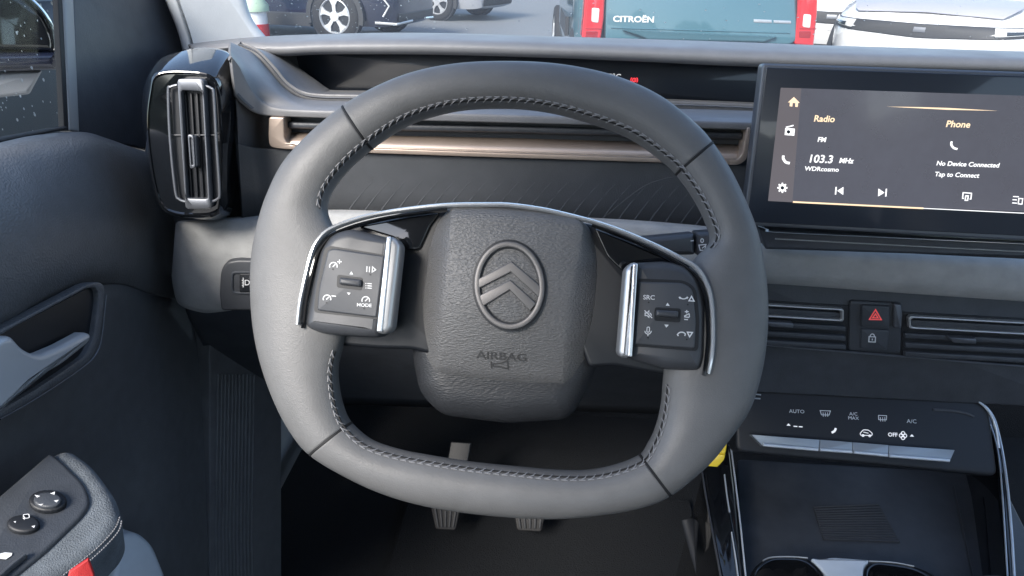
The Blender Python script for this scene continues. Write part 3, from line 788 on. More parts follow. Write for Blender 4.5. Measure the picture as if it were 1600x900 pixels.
tube('cross_bar', [VF.p(268, 211, .002), VF.p(338, 211, .002)], .0007, M_pod, vent)
for dx in (-9, 0, 9):
    slab('slat', VF, [(297+dx, 146), (299.5+dx, 146), (309.5+dx, 308), (306.5+dx, 308)], .0030, .004, .0004, M_darker, vent)
slab('vane_tab', VF, rpoly([(295, 212), (306, 212), (309, 262), (300, 262)], 4), .010, .008, .002, M_dark, vent)
ring('vane_tab_edge', VF, rpoly([(293, 210), (302, 211), (305, 262), (297, 264)], 3), rpoly([(296, 215), (300, 215), (302, 258), (299, 258)], 2), .0112, .003, .0006, M_satin_dk, vent, n=48)

# ================================================================== TOUCHSCREEN
TS = Frame(PY(1400, 230, .665), (-.11, -1, .13))
ts = thing('touchscreen', 'wide centre touchscreen showing radio and phone menu', 'touchscreen', PY(1400, 230, .665))
so1 = rpoly([(1191, 99, 8), (1700, 116, 4), (1700, 382, 4), (1160, 352, 8), (1168, 290, 3)], 4)
slab('housing', TS, so1, -.001, .022, .002, M_satin_dk, ts)
gl = slab('glass', TS, rpoly([(1197, 105, 5), (1700, 122, 4), (1700, 374, 4), (1167, 347, 5), (1175, 290, 3)], 4), .0012, .008, .0008, M_screen, ts)
slab('menu_bar', TS, [(1220, 137), (1252, 138), (1238, 316), (1200, 314)], .0016, .0004, 0, M_dispside, gl)
slab('home_page', TS, [(1252, 138), (1700, 153), (1700, 335), (1238, 316)], .0016, .0004, 0, M_disp, gl)
SH = .0020
strokes('home_icon', TS, [], 1, SH, M_iconor, gl, fills=[[(1231, 160), (1240.5, 151.5), (1249.5, 160.5), (1247, 161), (1246.5, 167), (1242.5, 167), (1242.7, 161), (1238.6, 160.8), (1238, 166.5), (1233.8, 166), (1234.2, 160)]])
strokes('radio_icon', TS, [[(1228, 199), (1240, 196)]], 2, SH, M_icon, gl, fills=[[(1227, 200), (1242, 201), (1241, 212), (1226, 211)]])
slab('radio_dial', TS, arc(1232, 206, 2.8, 0, 330, 10), SH+.0003, .0003, 0, M_screen, gl)
strokes('phone_icon', TS, [crom([(1224, 243), (1224, 248), (1228, 253.5), (1234, 255)], 4)], 4, SH, M_icon, gl)
gear = []
for i in range(16):
    r = 8 if i % 2 == 0 else 5.8
    for da in (-8, 8): gear.append((1222.5+r*math.cos(R(i*22.5+da)), 293.5+r*math.sin(R(i*22.5+da))))
strokes('settings_icon', TS, [], 1, SH, M_icon, gl, fills=[gear])
slab('settings_hole', TS, arc(1222.5, 293.5, 2.8, 0, 330, 10), SH+.0003, .0003, 0, M_screen, gl)
text('radio_heading', TS, 1288, 186, 10, 'Radio', M_iconor, gl, ang=2, h=SH, bold=.022, shear=.05)
text('phone_heading', TS, 1497, 194.5, 10.5, 'Phone', M_iconor, gl, ang=2, h=SH, bold=.022, shear=.08)
text('band_text', TS, 1284, 218.5, 7.5, 'FM', M_icon, gl, ang=2, h=SH, bold=.03, shear=.1)
text('frequency_text', TS, 1282, 249, 12.5, '103.3', M_icon, gl, ang=2, h=SH, bold=.02, shear=.08)
text('unit_text', TS, 1322, 251.5, 8, 'MHz', M_icon, gl, ang=2, h=SH, bold=.03, shear=.15)
text('station_text', TS, 1284, 264.5, 7, 'WDRcosmo', M_icon, gl, ang=2, h=SH, bold=.018, shear=.05, sx=1.05)
text('status_text', TS, 1512, 257, 7.5, 'No Device Connected', M_icon, gl, ang=2, h=SH, bold=.022, shear=.1)
text('hint_text', TS, 1495, 273.5, 7.5, 'Tap to Connect', M_icon, gl, ang=2, h=SH, bold=.018, shear=.08)
strokes('call_icon', TS, [crom([(1487, 221), (1486.5, 226), (1490, 231), (1496, 233)], 4)], 3.4, SH, M_icon, gl)
strokes('previous_icon', TS, [[(1306.5, 292), (1305.5, 304)]], 2.2, SH, M_icon, gl, fills=[[(1318, 292), (1317.5, 304.5), (1308, 298)]])
strokes('next_icon', TS, [[(1385, 295), (1384, 307)]], 2.2, SH, M_icon, gl, fills=[[(1372.5, 294.5), (1372, 307), (1382, 301)]])
strokes('cast_icon', TS, [[(1506, 310), (1504, 310), (1505, 301), (1518, 302), (1517, 311), (1515, 311)], [(1509, 306), (1513, 306), (1512, 313), (1508, 313), (1509, 306)]], 1.8, SH, M_icon, gl)
strokes('device_list_icon', TS, [[(1583, 307), (1592, 307.5)], [(1582, 312), (1589, 312.4)], [(1581.5, 317), (1589, 317.5)], [(1592, 310), (1598, 310.5), (1597, 319), (1591, 318.5), (1592, 310)]], 1.7, SH, M_icon, gl)
strokes('progress_line', TS, [[(1239, 315.5), (1443, 325.5)]], 2.6, SH, M_iconor, gl)
strokes('progress_rest', TS, [[(1443, 325.5), (1700, 338)]], 1.3, SH, M_icon, gl)
strokes('light_line', TS, [], 1, SH, M_iconor, gl, fills=[[(1385, 166.5), (1440, 167.4), (1480, 168.6), (1560, 173.2), (1480, 171.5), (1440, 169.4)]])
strip('lower_chrome', TS, [(1184, 352), (1200, 358), (1212, 362), (1400, 371), (1700, 385)], 3, -.002, .0025, M_chrome, ts)
slab('lower_shelf', TS, rpoly([(1186, 358), (1700, 384), (1700, 406), (1196, 390)], 4), -.006, .03, .003, M_dark, ts)
strip('lower_line', TS, [(1211, 373), (1400, 383), (1700, 398)], 2.4, -.005, .0012, M_satin, ts)

# ================================================================== CENTRE VENTS AND BUTTONS
CF = Frame(PY(1400, 520, .705), (0, -1, .06))
slab('centre_panel', CF, rpoly([(1160, 436), (1700, 472), (1700, 640), (1160, 612)], 5), 0, .03, .002, M_dark, dash)
def centre_vent(label, x0, x1, y0f, loopy, tab):
    c = PY((x0+x1)/2, y0f((x0+x1)/2)+20, .70)
    t = thing('air_vent', label, 'air vent', c, 'low centre air vents')
    q = lambda x, dy: (x, y0f(x)+dy)
    slab('throat', CF, rpoly([q(x0, -6), q(x1, -6), q(x1, 66), q(x0, 66)], 5), .0015, .003, .0006, M_darker, t)
    for i, dy in enumerate((27, 42, 56)):
        slab('slat', CF, rpoly([q(x0+6, dy), q(x1-8, dy), q(x1-8, dy+8), q(x0+6, dy+8)], 2), .006, .006, .0012, M_dark, t)
    a, b = loopy
    ring('silver_loop', CF, rpoly([q(a, 0), q(b, 0), q(b, 20), q(a, 20)], 4), rpoly([q(a+4, 3), q(b-4, 3), q(b-4, 17), q(a+4, 17)], 2), .009, .006, .0009, M_satin, t)
    slab('blade', CF, [q(a+4, 6), q(b-4, 6), q(b-4, 15), q(a+4, 15)], .006, .004, .0008, M_dark, t)
    x, dy = tab
    slab('slider_tab', CF, rpoly([q(x, dy), q(x+44, dy), q(x+44, dy+8), q(x+8, dy+8)], 3), .012, .008, .0012, M_satin_dk, t)
    return t
centre_vent('low air vent between the steering wheel and the hazard button', 1150, 1330, lambda x: 476+(x-1200)*.06, (1140, 1319), (1196, 27))
centre_vent('low air vent to the right of the hazard button', 1408, 1690, lambda x: 494+(x-1420)*.055, (1420, 1680), (1482, 30))
strip('centre_trim', CF, [(1170, 537), (1330, 550), (1450, 560), (1700, 580)], 3, .004, .0015, M_satin_dk, dash)
bp = thing('hazard_button_panel', 'upright black button panel with red hazard triangle above a white padlock', 'button panel', PY(1367, 510, .70))
slab('surround', CF, rpoly([(1328, 470), (1410, 474), (1408, 552), (1326, 548)], 6), .004, .006, .002, M_dark, bp)
hz = slab('hazard_button', CF, rpoly([(1347, 477), (1391, 479), (1390, 513), (1346, 511)], 3), .0075, .005, .0015, M_dark, bp)
strokes('hazard_triangle', CF, [[(1368, 484), (1377, 499.5), (1358.5, 499), (1368, 484)], [(1368, 490.5), (1372, 496.8), (1363.6, 496.5), (1368, 490.5)]], 2, .0080, M_printr, hz)
lb = slab('lock_button', CF, rpoly([(1346, 514), (1390, 516), (1387, 547), (1345, 545)], 3), .0065, .005, .0015, M_dark, bp)
strokes('lock_symbol', CF, [[(1358, 526), (1368, 526.5), (1367.5, 534.5), (1357.5, 534), (1358, 526)], arc(1363, 526, 3.4, 180, 360, 8, 4.2), [(1363, 529), (1363, 532)]], 1.7, .0070, M_print, lb)
slab('pillar_trim', CF, rpoly([(1397, 475), (1409, 476), (1411, 490), (1409, 514), (1397, 513)], 3), .0085, .006, .002, M_satin_dk, bp)

# ================================================================== CLIMATE PANEL
KF = Frame(PY(1330, 650, .69), (0, -.80, .60))
cl = thing('climate_panel', 'black climate control panel with a row of silver rocker keys', 'climate panel', PY(1330, 650, .69))
slab('face', KF, rpoly([(1150, 600), (1470, 612), (1545, 630), (1560, 745), (1150, 706)], 14), 0, .03, .004, M_darker, cl)
ks = [((1174, 679), (1281, 687), (1279, 704.5), (1192, 697)), ((1282, 687), (1332, 691), (1332, 708), (1280, 704.5)),
      ((1333, 691), (1388.7, 695.5), (1387.7, 713.5), (1333, 708.5)), ((1389.7, 696), (1492, 703), (1484, 721.5), (1389, 714))]
for kq in ks:
    kx = slab('rocker_key', KF, rpoly(list(kq), .8), .008, .012, .0005, M_keymetal, cl)
    a, b = kq[3], kq[2]
    tube('key_lip', [KF.p(a[0]+1, a[1]-2, .009), KF.p(b[0]-1, b[1]-2, .009)], .0018, M_edge, kx, n=10)
CH = .0005
text('auto_lettering', KF, 1245, 643, 5.5, 'AUTO', M_print, cl, ang=2.5, h=CH, sx=1.1)
text('max_lettering', KF, 1333.5, 647, 5, 'A/C', M_print, cl, ang=2.5, h=CH, sx=1.1)
text('max_lettering', KF, 1333.5, 653.5, 5, 'MAX', M_print, cl, ang=2.5, h=CH, sx=1.1)
text('ac_lettering', KF, 1424.5, 658.5, 6, 'A/C', M_print, cl, ang=2.5, h=CH, sx=1.1)
text('off_lettering', KF, 1395, 679.5, 6, 'OFF', M_backlit, cl, ang=2.5, h=CH, bold=.02)
def demist(name, cx, cy, top):
    strokes(name, KF, [[(cx-top, cy-4), (cx+top, cy-3.4), (cx+6, cy+3), (cx-6, cy+2.6), (cx-top, cy-4)]]+[[(cx+d, cy-1), (cx+d+.4, cy+5.5)] for d in (-3.5, 0, 3.5)], 1.1, CH, M_print, cl)
demist('front_demist_symbol', 1289.5, 645.5, 8)
demist('rear_demist_symbol', 1379, 653, 6.3)
strokes('temperature_dashes', KF, [[(1240, 666), (1246, 666.4)], [(1248, 666.6), (1254, 667)]], 1.6, CH, M_backlit, cl, fills=[[(1229, 665), (1232, 661.5), (1235.5, 665.3)]])
strokes('footwell_symbol', KF, [crom([(1306, 669), (1304, 673.5), (1299.5, 676)], 4)], 3.4, CH, M_backlit, cl)
strokes('recirculation_symbol', KF, [rpoly([(1344, 677), (1349, 671.5), (1357, 672), (1363, 677), (1362.5, 680.5), (1344.5, 680)], 2, 3)+[(1344.3, 678.5)], arc(1348.5, 680.5, 1.6, 0, 360, 8), arc(1359, 681, 1.6, 0, 360, 8), [(1349, 675), (1357, 677)]], 1.2, CH, M_backlit, cl)
strokes('fan_symbol', KF, [arc(1411+dx, 680.5+dy, 2.8, 0, 360, 10) for dx, dy in ((-3, 0), (3, .4), (0, -3.4), (0, 3.6))], 1.3, CH, M_backlit, cl, fills=[[(1421.5, 682), (1424.8, 678.5), (1428.3, 682.3)]])

# ================================================================== CENTRE CONSOLE
con = thing('centre_console', 'gloss black centre console with open storage tray and chrome edges', 'console', PZ(1370, 830, -.60))
TZ = -.585
TRF = Frame(PZ(1370, 830, TZ), (0, -.12, 1), (1, 0, 0))
slab('tray_floor', TRF, rpoly([(1150, 716), (1560, 740), (1640, 900), (1650, 960), (1160, 960)], 10), 0, .04, .003, M_dark, con)
tf = slab('mat', TRF, rpoly([(1270, 792), (1372, 786), (1408, 848), (1288, 842)], 4), .0008, .002, .0005, M_dark, con)
for i in range(15):
    t = i/14
    a = (1272+t*14, 792+t*50); b = (1373+t*33, 788+t*58)
    tube('mat_rib', [TRF.p(*a, .0016), TRF.p(*b, .0016)], .0007, M_pod, tf, n=6)
# raised gloss rails left and right
SF = Frame(PZ(1370, 800, TZ+.055), (0, -.25, 1), (1, 0, 0))
slab('side_rail', SF, rpoly([(1098, 735), (1140, 690), (1148, 760), (1168, 960), (1140, 960), (1112, 830)], 5), 0, .30, .004, M_gloss, con, label='left gloss black side rail')
slab('side_rail', SF, rpoly([(1440, 612), (1515, 620), (1550, 645), (1572, 720), (1590, 900), (1592, 960), (1574, 960), (1572, 880), (1556, 720), (1545, 668), (1520, 640), (1440, 628)], 8), 0, .08, .004, M_gloss, con, label='right gloss black side rail')
strip('edge_trim', SF, [(1141, 690), (1150, 760), (1158, 830), (1170, 950)], 2.4, .001, .0016, M_edge, con)
strip('edge_trim', SF, [(1455, 613), (1515, 622), (1548, 645), (1563, 690), (1574, 760), (1582, 850), (1587, 950)], 3.4, .001, .0016, M_edge, con)
strip('edge_trim', SF, [(1547, 664), (1558, 700), (1566, 770), (1574, 900), (1576, 950)], 2.0, .001, .0013, M_edge, con)
strip('edge_trim', SF, [(1132, 742), (1136, 775), (1140, 800)], 2.2, .001, .0016, M_edge, con)
strip('edge_trim', SF, [(1143, 832), (1149, 870), (1157, 930)], 2.2, .001, .0016, M_edge, con)
strip('rail_edge', SF, [(1097, 738), (1103, 775), (1113, 830), (1130, 920)], 3, .000, .0016, M_pod, con)
CZ = Frame(PZ(1310, 890, TZ+.03), (0, -.1, 1), (1, 0, 0))
slab('holder_tongue', CZ, rpoly([(1266, 871), (1285, 873), (1300, 870), (1360, 874), (1350, 885), (1345, 960), (1305, 960), (1290, 895)], 6), .004, .03, .002, M_bluegrey, con)
ring('cup_holder', CZ, rpoly([(1172, 890), (1200, 869), (1262, 870), (1290, 895), (1300, 980), (1165, 980)], 20), rpoly([(1180, 893), (1205, 874), (1258, 875), (1284, 900), (1292, 972), (1173, 972)], 18), .002, .05, .0015, M_gloss, con, label='left cup holder')
ring('cup_holder', CZ, rpoly([(1350, 885), (1365, 875), (1420, 882), (1445, 890), (1470, 905), (1480, 985), (1345, 985)], 16), rpoly([(1357, 890), (1370, 881), (1420, 888), (1440, 895), (1462, 910), (1470, 975), (1352, 975)], 14), .002, .05, .0015, M_gloss, con, label='right cup holder')
strip('cup_holder_rim', CZ, [(1192, 876), (1205, 871), (1235, 870), (1262, 872)], 2, .003, .001, M_satin, con)
strip('cup_holder_rim', CZ, [(1358, 877), (1395, 879), (1428, 885)], 2, .003, .001, M_satin, con)
strip('tray_seam', TRF, [(1490, 760), (1505, 830), (1520, 900), (1530, 950)], 2, .002, .001, M_pod, con)
slab('gaiter_top', CZ, arc(1550, 915, 48, 0, 345, 28, 22), .02, .03, .008, M_pod, con)
tube('side_fin', [PZ(1077, 812, -.60), PZ(1090, 860, -.62), PZ(1112, 935, -.64)], .010, M_darker, con, n=10, rb=.005)
strip('face_badge', KF, [(1173, 616), (1180, 616), (1189, 617)], 2.2, .001, .0006, M_satin, con)
strip('face_badge', KF, [(1172, 622), (1180, 622.5), (1188, 623)], 2.2, .001, .0006, M_satin, con)
strip('edge_trim', KF, [(1455, 614), (1490, 616), (1520, 623), (1542, 639), (1555, 665), (1561, 700)], 3.2, .002, .0014, M_edge, con)
strip('sheen_edge', KF, [(1458, 640), (1490, 642), (1510, 646), (1522, 651)], 4, .0005, .001, M_pod, con)

# yellow tag tucked beside the console
YF = Frame(PY(1118, 712, .60), (-.35, -1, .45))
yt = thing('yellow_tag', 'small yellow plastic tab showing behind the lower right of the steering wheel', 'tag', PY(1118, 712, .60))
slab('tab', YF, rpoly([(1136, 690), (1133, 710), (1104, 708), (1122, 700)], 2), 0, .006, .001, M_yellow, yt)
slab('tab', YF, rpoly([(1133, 710.5), (1131, 719), (1121, 730), (1101, 728), (1108, 708.5)], 2), 0, .006, .001, M_yellow, yt)

# ================================================================== PEDALS, FOOTWELL
def pedal(name, label, cat, quad, Y, arm):
    f = Frame(PY(quad[0][0], quad[0][1], Y), (0, -.8, .6)); c = f.p(*quad[0])
    t = thing(name, label, cat, c)
    slab('arm', f, arm, -.004, .012, .002, M_darker, t)
    pd = slab('pad', f, rpoly(quad, 5), .002, .012, .002, M_rubber, t)
    x0, x1 = quad[0][0], quad[1][0]
    for i in range(5):
        x = x0+8+(x1-x0-16)*i/4
        xb = x + (quad[3][0]-quad[0][0])*(1-2*i/4)*.7
        slab('tread', f, [(x-2, quad[0][1]+3), (x+2, quad[0][1]+3), (xb+2, quad[2][1]-5), (xb-2, quad[2][1]-5)], .0045, .003, .0008, M_darker, pd)
pedal('brake_pedal', 'rubber brake pedal pad below the steering wheel, left of the accelerator', 'pedal', [(668, 770), (724, 772), (712, 829), (680, 827)], .93, [(704, 690), (736, 692), (722, 775), (690, 775)])
pedal('accelerator_pedal', 'rubber accelerator pedal pad below the steering wheel, right of the brake', 'pedal', [(798, 775), (858, 776), (846, 831), (808, 829)], .95, [(818, 745), (846, 745), (846, 780), (818, 780)])
fr_ = Frame(PY(485, 810, 1.05), (.3, -.8, .5))
ft = thing('footrest', 'narrow dark footrest at the left of the footwell', 'footrest', PY(485, 810, 1.05))
slab('pad', fr_, rpoly([(482, 790), (497, 782), (494, 832), (480, 838)], 4), 0, .02, .003, M_pod, ft)
slab('plate', fr_, rpoly([(430, 770), (520, 760), (515, 900), (425, 900)], 10), -.004, .02, .004, M_darker, ft)
fm = thing('floor_mat', 'dark floor mat in the driver footwell under the pedals', 'floor mat', (0, .7, FZ))
mesh('mat', *box_geo((.02, .75, FZ+.007), (.50, .62, .012)), M_carpet, fm, smooth=0)

# ribbed kick panel beside the door
kt = thing('kick_panel', 'dark ribbed plastic kick panel between the door and the footwell', 'kick panel', PX(370, 750, -.40))
KP = Frame(PX(365, 760, -.415), (1, -.25, .05))
slab('panel', KP, [(328, 440), (440, 440), (440, 960), (328, 960)], 0, .03, .002, M_low, kt)
for i in range(11):
    x = 339+i*5.6
    tube('rib', [KP.p(x+2, 585, .0005), KP.p(x, 700, .0005), KP.p(x-2, 830, .0005), KP.p(x, 940, .0005)], .0016, M_low, kt, n=6)

# ================================================================== DOOR
door = thing('car_door', 'closed dark driver door with silver pull handle and tweed armrest', 'car door', (-.45, .4, -.5))
def dr(pts): return [PX(a, b, X) for a, b, X in pts]
rows = [dr([(-160, 262, -.47), (0, 222, -.47), (60, 210, -.47), (128, 206, -.47), (170, 217, -.47), (225, 236, -.47), (290, 250, -.47)]),
        dr([(-160, 270, -.445), (0, 228, -.445), (60, 216, -.445), (128, 211, -.445), (170, 221, -.445), (225, 240, -.45), (290, 255, -.455)]),
        dr([(-160, 310, -.425), (0, 262, -.425), (60, 250, -.425), (128, 246, -.425), (180, 255, -.43), (235, 272, -.435), (295, 285, -.45)]),
        dr([(-160, 420, -.405), (0, 360, -.405), (70, 335, -.405), (140, 325, -.41), (190, 330, -.418), (243, 345, -.425), (300, 355, -.45)]),
        dr([(-160, 530, -.405), (0, 478, -.405), (70, 440, -.405), (140, 415, -.41), (190, 410, -.418), (240, 420, -.425), (302, 430, -.45)]),
        dr([(-160, 575, -.43), (0, 520, -.43), (70, 480, -.43), (140, 450, -.43), (190, 445, -.43), (238, 460, -.435), (305, 475, -.45)]),
        dr([(-160, 700, -.435), (0, 660, -.435), (70, 625, -.435), (140, 595, -.435), (190, 575, -.435), (250, 570, -.435), (318, 570, -.44)]),
        dr([(-160, 820, -.435), (0, 780, -.435), (70, 750, -.435), (140, 720, -.435), (200, 700, -.435), (260, 690, -.43), (326, 690, -.435)]),
        dr([(-160, 1000, -.43), (0, 980, -.43), (70, 970, -.43), (140, 960, -.43), (200, 950, -.425), (260, 940, -.42), (328, 930, -.43)])]
loft('upper_pad', rows[:6], M_doorpad, door, nu=50, nv=5, thick=.006, smooth=70)
loft('lower_panel', rows[5:], M_low, door, nu=50, nv=4, thick=.006, smooth=70)
# handle recess and pull
DH = Frame(PX(80, 540, -.405), (1, -.05, .05), (0, 1, 0))
DH.u = V((0, 1, 0)); DH.u = (DH.u-DH.n*DH.u.dot(DH.n)).normalized(); DH.v = DH.n.cross(DH.u)
rec = rpoly([(-60, 545, 4), (30, 500, 6), (140, 442, 8), (163, 440, 10), (166, 465, 12), (156, 535, 14), (140, 566, 10), (60, 620, 8), (-60, 690, 4)], 8)
slab('handle_recess', DH, rpoly([(-60, 553), (30, 506), (140, 448), (154, 447), (157, 465), (148, 532), (133, 560), (60, 610), (-60, 680)], 8), -.004, .01, .001, M_darker, door)
ring('recess_rim', DH, rec, rpoly([(-56, 557, 4), (30, 508, 6), (138, 450, 8), (152, 449, 10), (155, 466, 12), (146, 530, 14), (132, 557, 10), (60, 606, 8), (-56, 674, 4)], 8), .001, .01, .002, M_doorpad, door)
strip('recess_line', DH, [(166, 460), (160, 520), (152, 550), (130, 574), (60, 621), (0, 655)], 2, .0012, .0008, M_satin_dk, door)
slab('pull_handle', DH, rpoly([(-40, 560, 6), (6, 527, 8), (20, 524, 6), (38, 545, 10), (62, 556, 14), (100, 540, 10), (138, 519, 4), (145, 522, 4), (143, 535, 6), (100, 570, 14), (50, 598, 14), (10, 640, 10), (-40, 680, 6)], 8), .014, .012, .005, M_handle, door)
# window frame, seal, corner trim and glass
DW = Frame(PX(60, 100, -.475), (1, 0, .12), (0, 1, 0))
DW.u = (V((0, 1, 0))-DW.n*DW.n.y).normalized(); DW.v = DW.n.cross(DW.u)
slab('corner_trim', DW, [(122, 208), (112, -60), (420, -60), (310, 80), (300, 250), (170, 220)], -.004, .008, .002, M_dark, door)
slab('window_frame', DW, [(110, 203), (97, -60), (114, -60), (126, 207)], .001, .012, .003, M_seal, door)
slab('window_seal', DW, [(101, 204), (88, -60), (98, -60), (111, 204)], -.001, .006, .001, M_rubber, door)
slab('sill_seal', DW, [(-200, 258), (-200, 268), (0, 224), (106, 202), (105, 197), (0, 217)], .004, .02, .002, M_rubber, door)
wg = slab('window_glass', DW, [(-260, -200), (96, -200), (110, 206), (-260, 280)], -.012, .001, 0, M_glass, door)
# armrest
AF = Frame(PX(100, 790, -.36), (.25, -.22, 1), (0, 1, 0)); AF.u = (V((1, 0, 0))-AF.n*AF.n.x).normalized(); AF.v = AF.n.cross(AF.u)
slab('armrest', AF, rpoly([(-80, 830, 5), (85, 703, 10), (108, 697, 14), (145, 722, 20), (180, 770, 18), (191, 806, 18), (180, 830, 12), (140, 870, 20), (50, 930, 20), (-80, 1010, 5)], 12), .0, .045, .010, M_armfab, door)
sw = slab('switch_bed', AF, rpoly([(-90, 850, 5), (78, 706, 6), (92, 716, 10), (132, 755, 16), (142, 785, 18), (128, 806, 14), (70, 862, 12), (-20, 935, 6), (-90, 980, 6)], 12), .0035, .02, .003, M_dark, door)
ka = slab('mirror_knob', AF, rpoly(arc(74, 781, 30, 0, 340, 17, 17), 1, 2), .008, .006, .002, M_darker, sw)
slab('knob_dial', AF, arc(74, 780, 22, 0, 345, 23, 12), .011, .005, .0015, M_dark, ka)
AH = .0114
strokes('mirror_arrows', AF, [], 1, AH, M_print, ka, fills=[[(54, 773), (63, 775), (58, 777.5)], [(78, 771), (86, 768), (85, 773)], [(84, 782), (92, 781), (88, 785)], [(60, 788), (68, 787), (64, 790)]])
kb = slab('lock_knob', AF, arc(36, 817, 26, 0, 345, 23, 14), .0075, .005, .002, M_darker, sw)
strokes('knob_symbols', AF, [rpoly([(36, 804), (45, 803), (46, 809), (39, 810)], 2, 3)+[(36, 806)]], 1.4, .0080, M_print, kb, fills=[[(35, 809), (40, 809), (38, 812)], [(49, 822), (55, 821), (53, 825)], [(21, 815), (25, 814), (24, 817)]])
strokes('window_symbol', AF, [], 1, .0045, M_print, sw, fills=[[(-4, 866), (8, 863), (19, 864), (18, 868), (9, 874), (-6, 872)]])
strip('window_switch', AF, [(40, 868), (20, 884), (0, 902)], 10, .006, .003, M_dark, sw)
for off, hh in ((0, .0045), (6, .0015)):
    pth = crom([(187+off*.5, 808+off), (178+off, 828+off*.6), (150+off, 858+off*.7), (110+off, 890+off), (70+off, 922+off)], 6)
    mb = MB(); pp = resample([AF.p(a, b, -.002-hh*.3) for a, b in pth], 70)
    for a, b in zip(pp[::2], pp[1::2]): mb.add(*sweep_geo([a, b], circ(.0006, 5)))
    mb.build('armrest_stitching', M_thread, door, kind='stuff')
pk = slab('door_pocket', Frame(PX(220, 870, -.40), (1, -.45, .2)), rpoly([(188, 838, 8), (215, 831, 16), (240, 850, 20), (262, 905, 8), (266, 960, 4), (168, 960, 4)], 10), .0, .03, .006, M_bluegrey, door)
RF = Frame(PX(128, 890, -.27), (.5, -.8, .5))
rt_ = thing('red_tag', 'red fabric tab hanging from the edge of the door armrest', 'tag', PX(128, 890, -.27))
slab('tab', RF, rpoly([(108, 893), (138, 873), (147, 898), (148, 960), (90, 960)], 2), 0, .004, .001, M_red, rt_)

# ================================================================== A PILLAR AND GLASS
PF = Frame(PY(330, 30, .93), (.55, -1, .1))
pil = thing('windscreen_pillar', 'pale grey trim on the windscreen pillar above the left air vent', 'pillar', PY(330, 40, .93))
slab('trim', PF, rpoly([(258, -4, 2), (180, -260, 4), (345, -260, 30), (384, -10, 60), (394, 30, 40), (425, 66, 20), (420, 90, 4), (290, 90, 4), (281, 50, 20)], 12), 0, .06, .012, M_pillar, pil)
WA, WB = V((0, 1.52, -.34)), V((0, .32, .36))
ws = thing('windscreen', 'raked windscreen glass over the dashboard with scattered rain drops', 'windscreen', (.3, 1.5, -.34))
gn = V((0, WB.z-WA.z, WA.y-WB.y)).normalized()
wv = []
for d in (0, .004):
    for x, p in ((-.62, WA), (1.25, WA), (1.15, WB), (-.42, WB)): wv.append(V((x, p.y, p.z))+gn*d)
mesh('glass', wv[:4], [(0, 1, 2, 3)], M_screenglass, ws, smooth=0)
WF = Frame(WA, (0, -gn.y, -gn.z))
def drops(name, fr, boxes, parent, h=0):
    mb = MB()
    for (x0, y0, x1, y1, cnt) in boxes:
        for _ in range(cnt):
            px, py = random.uniform(x0, x1), random.uniform(y0, y1)
            c = fr.p(px, py, h); r = fr.ppx(px, py, h)*random.choice((.5, .6, .7, .8, 1, 1.3))*1.25
            v = [c+fr.n*(-.6*r)]; f = []
            for k in range(7):
                a = 2*math.pi*k/7; v.append(c+(fr.u*math.cos(a)+fr.v*math.sin(a)*1.25)*r)
            for k in range(7): f.append((0, 1+k, 1+(k+1) % 7))
            f.append(tuple(range(1, 8))[::-1])
            mb.add(v, f)
    return mb.build(name, M_drop, parent, kind='stuff')
drops('rain_drops', WF, [(396, -40, 640, 62, 150), (640, -40, 900, 62, 22), (900, -40, 1320, 75, 60), (1320, -40, 1600, 75, 40)], ws, h=-.001)
drops('rain_drops', DW, [(-60, -40, 92, 205, 110)], wg, h=-.0135)

# ================================================================== SIDE MIRROR
MF = Frame(PX(30, 80, -.66), (.55, -.83, .05))
mir = thing('side_mirror', 'black door mirror with chrome edged cap seen through the side window', 'side mirror', PX(30, 80, -.66))
slab('housing', MF, rpoly([(-90, -40, 20), (30, -14, 30), (70, 24, 20), (86, 62, 10), (87, 82, 4), (-90, 78, 4)], 10), .01, .10, .012, M_gloss, mir)
strip('chrome_edge', MF, [(10, -22), (40, -6), (66, 18), (82, 46), (87, 80)], 9, .006, .006, M_chrome, mir)
slab('lower_shell', MF, rpoly([(-90, 82), (88, 80), (92, 98), (90, 110), (-90, 116)], 5), .008, .10, .010, M_navy, mir)
slab('foot', MF, rpoly([(-90, 116), (66, 111), (46, 148), (-90, 164)], 4), -.006, .08, .006, M_grey, mir)

